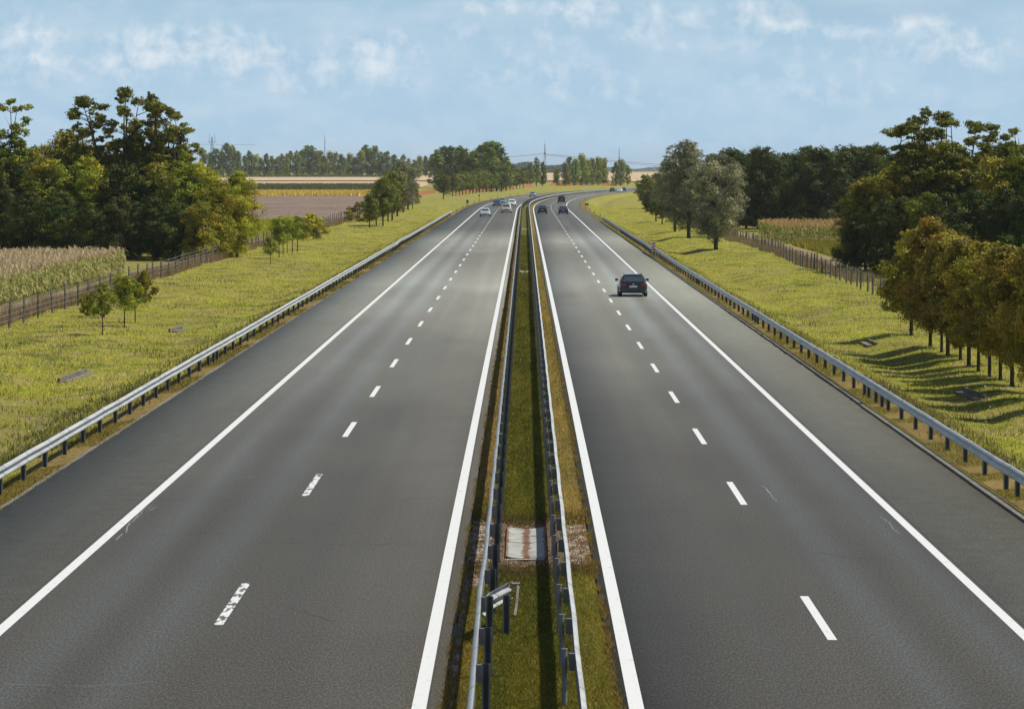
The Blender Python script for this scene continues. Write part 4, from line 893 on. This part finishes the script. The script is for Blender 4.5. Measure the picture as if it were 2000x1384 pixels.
# ------------------------------------------------------------------ cars
def loft(sections):                        # list of rings (same count) -> verts, faces with end caps
    n = len(sections[0]); V = [p for s in sections for p in s]; Fs = []
    for i in range(len(sections) - 1):
        for k in range(n): Fs.append((i * n + k, i * n + (k + 1) % n, (i + 1) * n + (k + 1) % n, (i + 1) * n + k))
    return V, Fs + [tuple(range(n - 1, -1, -1)), tuple((len(sections) - 1) * n + k for k in range(n))]
def car(kind, paint, label, x, y, heading, cat='car', detail=True):
    """y axis of the car points to its nose"""
    D = dict(estate=(4.55, 1.78, 1.40), hatch=(4.1, 1.74, 1.48), sedan=(4.5, 1.76, 1.44), suv=(4.5, 1.84, 1.72), van=(4.9, 1.90, 2.0))[kind]
    Ln, W, Hc = D; hl = Ln / 2; hw = W / 2; belt = Hc * .655 if kind != 'van' else Hc * .52
    o = empty({'suv': 'offroad_car', 'van': 'van'}.get(kind, kind + '_car'), (x, y, .004), heading); tag(o, label, cat, 'cars on the motorway')
    # lower body
    hood = belt * (.93 if kind in ('suv', 'van') else .88); boot = belt * (1.0 if kind != 'sedan' else .98)
    st_ = [(-hl, .80, .40, boot * .72), (-hl + .07, .93, .28, boot * .93), (-hl + .35, 1, .22, boot), (-hl * .45, 1, .2, belt), (hl * .30, 1, .2, belt * .99), (hl * .55, .99, .2, hood), (hl - .35, .96, .22, hood * .92), (hl - .08, .86, .26, hood * .78), (hl, .72, .36, hood * .62)]
    rings = []
    for yy, ws, zb, zt in st_:
        a = hw * ws; m_ = zb + (zt - zb) * .55
        rings.append([(-a * .90, yy, zb), (-a * .99, yy, zb + .10), (-a, yy, m_), (-a * .955, yy, zt - .05), (-a * .88, yy, zt), (a * .88, yy, zt), (a * .955, yy, zt - .05), (a, yy, m_), (a * .99, yy, zb + .10), (a * .90, yy, zb)])
    V, Fs = loft(rings); b = MB().add(V, Fs).build('body', M['paint_' + paint], o, smooth=True, bevel=.02)
    # cabin
    yb0, yb1, yt0, yt1 = dict(estate=(-hl + .14, hl * .50, -hl + .78, hl * .12), hatch=(-hl + .12, hl * .52, -hl + .72, hl * .10), sedan=(-hl * .72, hl * .46, -hl * .42, hl * .10), suv=(-hl + .08, hl * .48, -hl + .32, hl * .20), van=(-hl + .05, hl * .74, -hl + .15, hl * .42))[kind]
    wb, wt = hw * .93, hw * .70
    ring = lambda z, y0, y1, w_: [(-w_, y0 + .06, z), (-w_ * .86, y0, z), (w_ * .86, y0, z), (w_, y0 + .06, z), (w_, y1 - .10, z), (w_ * .80, y1, z), (-w_ * .80, y1, z), (-w_, y1 - .10, z)]
    zt = Hc
    V, Fs = loft([ring(belt - .03, yb0, yb1, wb), ring(zt - .09, yt0 - .03, yt1 + .06, wt + .02), ring(zt - .02, yt0 + .06, yt1 - .12, wt - .06), ring(zt, yt0 + .25, yt1 - .35, wt - .18)])
    rf = MB().add(V, Fs).build('cabin', M['paint_' + paint], o, smooth=False, bevel=.02)
    P = lambda t, y0, y1: y0 + (y1 - y0) * t
    zA, zB = belt + .035, zt - .18; tA, tB = (zA - belt + .03) / (zt - .09 - belt + .03), (zB - belt + .03) / (zt - .09 - belt + .03); e = .012
    def win(name, pts):
        n_ = (Vector(pts[1]) - Vector(pts[0])).cross(Vector(pts[3]) - Vector(pts[0])).normalized() * e
        V = [tuple(Vector(p) + n_) for p in pts] + [tuple(Vector(p) - n_) for p in pts]
        MB().add(V, [(0, 1, 2, 3), (7, 6, 5, 4), (0, 4, 5, 1), (1, 5, 6, 2), (2, 6, 7, 3), (3, 7, 4, 0)]).build(name, M['glass'], o)
    rw = lambda t: P(t, wb, wt + .02) * .80
    win('rear_window', [(-rw(tA), P(tA, yb0, yt0 - .03), zA), (rw(tA), P(tA, yb0, yt0 - .03), zA), (rw(tB), P(tB, yb0, yt0 - .03), zB), (-rw(tB), P(tB, yb0, yt0 - .03), zB)])
    win('windscreen', [(rw(tA), P(tA, yb1, yt1 + .06), zA), (-rw(tA), P(tA, yb1, yt1 + .06), zA), (-rw(tB), P(tB, yb1, yt1 + .06), zB), (rw(tB), P(tB, yb1, yt1 + .06), zB)])
    for s in (-1, 1):
        ya0, ya1 = P(tA, yb0, yt0) + .20, P(tA, yb1, yt1) - .22; yc0, yc1 = P(tB, yb0, yt0) + .16, P(tB, yb1, yt1) - .16
        mid = (ya0 + ya1) / 2 - .1
        for (p0, p1, q0, q1) in ((ya0, mid - .05, yc0, mid - .05), (mid + .05, ya1, mid + .05, yc1)):
            q = [(s * P(tA, wb, wt + .02), p0, zA), (s * P(tA, wb, wt + .02), p1, zA), (s * P(tB, wb, wt + .02), q1, zB), (s * P(tB, wb, wt + .02), q0, zB)]
            win('side_window', q if s > 0 else q[::-1])
        # wheels
        for yw in (-hl * .60, hl * .62):
            rad = .32 if kind not in ('suv', 'van') else .36
            t_ = MB().tube([(s * (hw - .20), 0, 0), (s * (hw - .17), 0, 0), (s * (hw - .01), 0, 0), (s * (hw + .015), 0, 0)], [rad * .93, rad, rad, rad * .92], 20).build('tyre', M['tyre'], None, smooth=False)
            wh = empty('wheel', (0, yw, rad), 0); wh.parent = o; t_.parent = wh
            MB().tube([(s * (hw + .0), 0, 0), (s * (hw + .025), 0, 0)], [rad * .64, rad * .60], 14).build('rim', M['rim'], wh)
        # door mirror
        MB().box((s * (hw + .09), hl * .30, belt + .07), (.20, .12, .15), top=(.85, .8)).build('mirror', M['paint_' + paint] if kind != 'estate' else M['plastic'], o, bevel=.02)
        # lights
        if kind in ('estate', 'hatch', 'sedan'):
            MB().box((s * hw * .73, -hl + .045, belt * .80), (hw * .36, .12, .15), top=(1.05, .8)).build('tail_light', M['red'], o, bevel=.02)
        else: MB().box((s * hw * .80, -hl + .05, belt * .86), (hw * .22, .12, .36)).build('tail_light', M['red'], o, bevel=.02)
        MB().box((s * hw * .66, hl - .10, hood * .66), (hw * .42, .16, .15), top=(.95, .7)).build('headlight', M['lampglass'], o, bevel=.02)
    MB().box((0, -hl - .012, .44), (hw * 1.66, .12, .16), top=(.97, .8)).build('rear_bumper', M['paint_' + paint], o, bevel=.03)
    MB().box((0, -hl - .01, .30), (hw * 1.5, .10, .12)).build('lower_valance', M['plastic'], o, bevel=.02)
    MB().box((0, -hl + .0, belt * .70), (.50, .03, .11)).build('number_plate', M['plate'], o)
    MB().box((0, hl - .0, .42), (hw * 1.5, .10, .22), top=(.98, .8)).build('front_bumper', M['paint_' + paint], o, bevel=.03)
    MB().box((0, hl - .01, hood * .62), (hw * .70, .08, .14)).build('grille', M['plastic'], o, bevel=.01)
    MB().box((0, hl + .055, .46), (.50, .02, .11)).build('number_plate', M['plate'], o)
    if kind == 'estate':
        for s in (-1, 1): MB().tube([(s * (wt - .06), yt1 - .25, zt - .01), (s * (wt - .06), yt1 - .45, zt + .045), (s * (wt - .06), yt0 + .4, zt + .045), (s * (wt - .06), yt0 + .25, zt - .01)], .018, 6).build('roof_rail', M['chrome'], o)
        MB().tube([(0, yt0 + .35, zt), (0, yt0 + .10, zt + .22)], .008, 5).build('aerial', M['plastic'], o)
        MB().box((0, -hl + .012, belt * .86), (.16, .05, .05)).build('badge', M['chrome'], o, bevel=.01)
    return o
car('estate', 'dark', 'near-black estate car with red tail lights, nearest car, driving away in the right lane', 6.83, 217.6, 0)
car('hatch', 'black2', 'dark hatchback driving away on the lane beside the median, before the bend', 3.18, 617, 0)
car('sedan', 'black2', 'dark saloon driving away in the outer lane, abreast of a dark hatchback', 6.85, 610, 0)
car('suv', 'dark', 'tall dark off-road car entering the bend, seen from behind', 8.75, 816, -.02)
car('hatch', 'black2', 'leftmost tiny dark car at the end of the bend', 30.9, 1207, -.10)
car('sedan', 'whitec', 'tiny white car between two dark ones at the end of the bend', 33.0, 1192, math.pi - .10)
car('sedan', 'navy', 'rightmost tiny dark car at the end of the bend', 35.6, 1228, -.10)
car('sedan', 'silver', 'silver saloon coming toward us, nearest car on the left carriageway', -6.72, 582, math.pi)
car('suv', 'beige', 'pale silver off-road car coming toward us beside the median', -3.35, 626, math.pi)
car('hatch', 'whitec', 'white car coming toward us near the median, behind the pale off-road car', -2.75, 738, math.pi)
car('sedan', 'navy', 'dark blue car coming toward us in the outer lane behind the silver saloon', -6.0, 738, math.pi)
car('sedan', 'sky', 'light blue car close behind the dark blue one on the left carriageway', -5.15, 790, math.pi)
car('sedan', 'sky', 'far blue-grey car emerging from the bend on the left carriageway', 2.3, 1000, math.pi - .08)

# ------------------------------------------------------------------ haze
hb = MB().box((1500, 7000, 22.5), (20000, 14700, 49.6)); hz = hb.build('haze', None); tag(hz, kind='stuff')
hm = bpy.data.materials.new('haze_air'); hm.use_nodes = True; n_ = hm.node_tree.nodes; n_.clear()
ho = n_.new('ShaderNodeOutputMaterial'); pv = n_.new('ShaderNodeVolumePrincipled'); pv.inputs['Density'].default_value = .000048; pv.inputs['Color'].default_value = (.84, .93, 1.0, 1)
pv.inputs['Anisotropy'].default_value = .2
hm.node_tree.links.new(pv.outputs[0], ho.inputs['Volume']); hz.data.materials.append(hm)
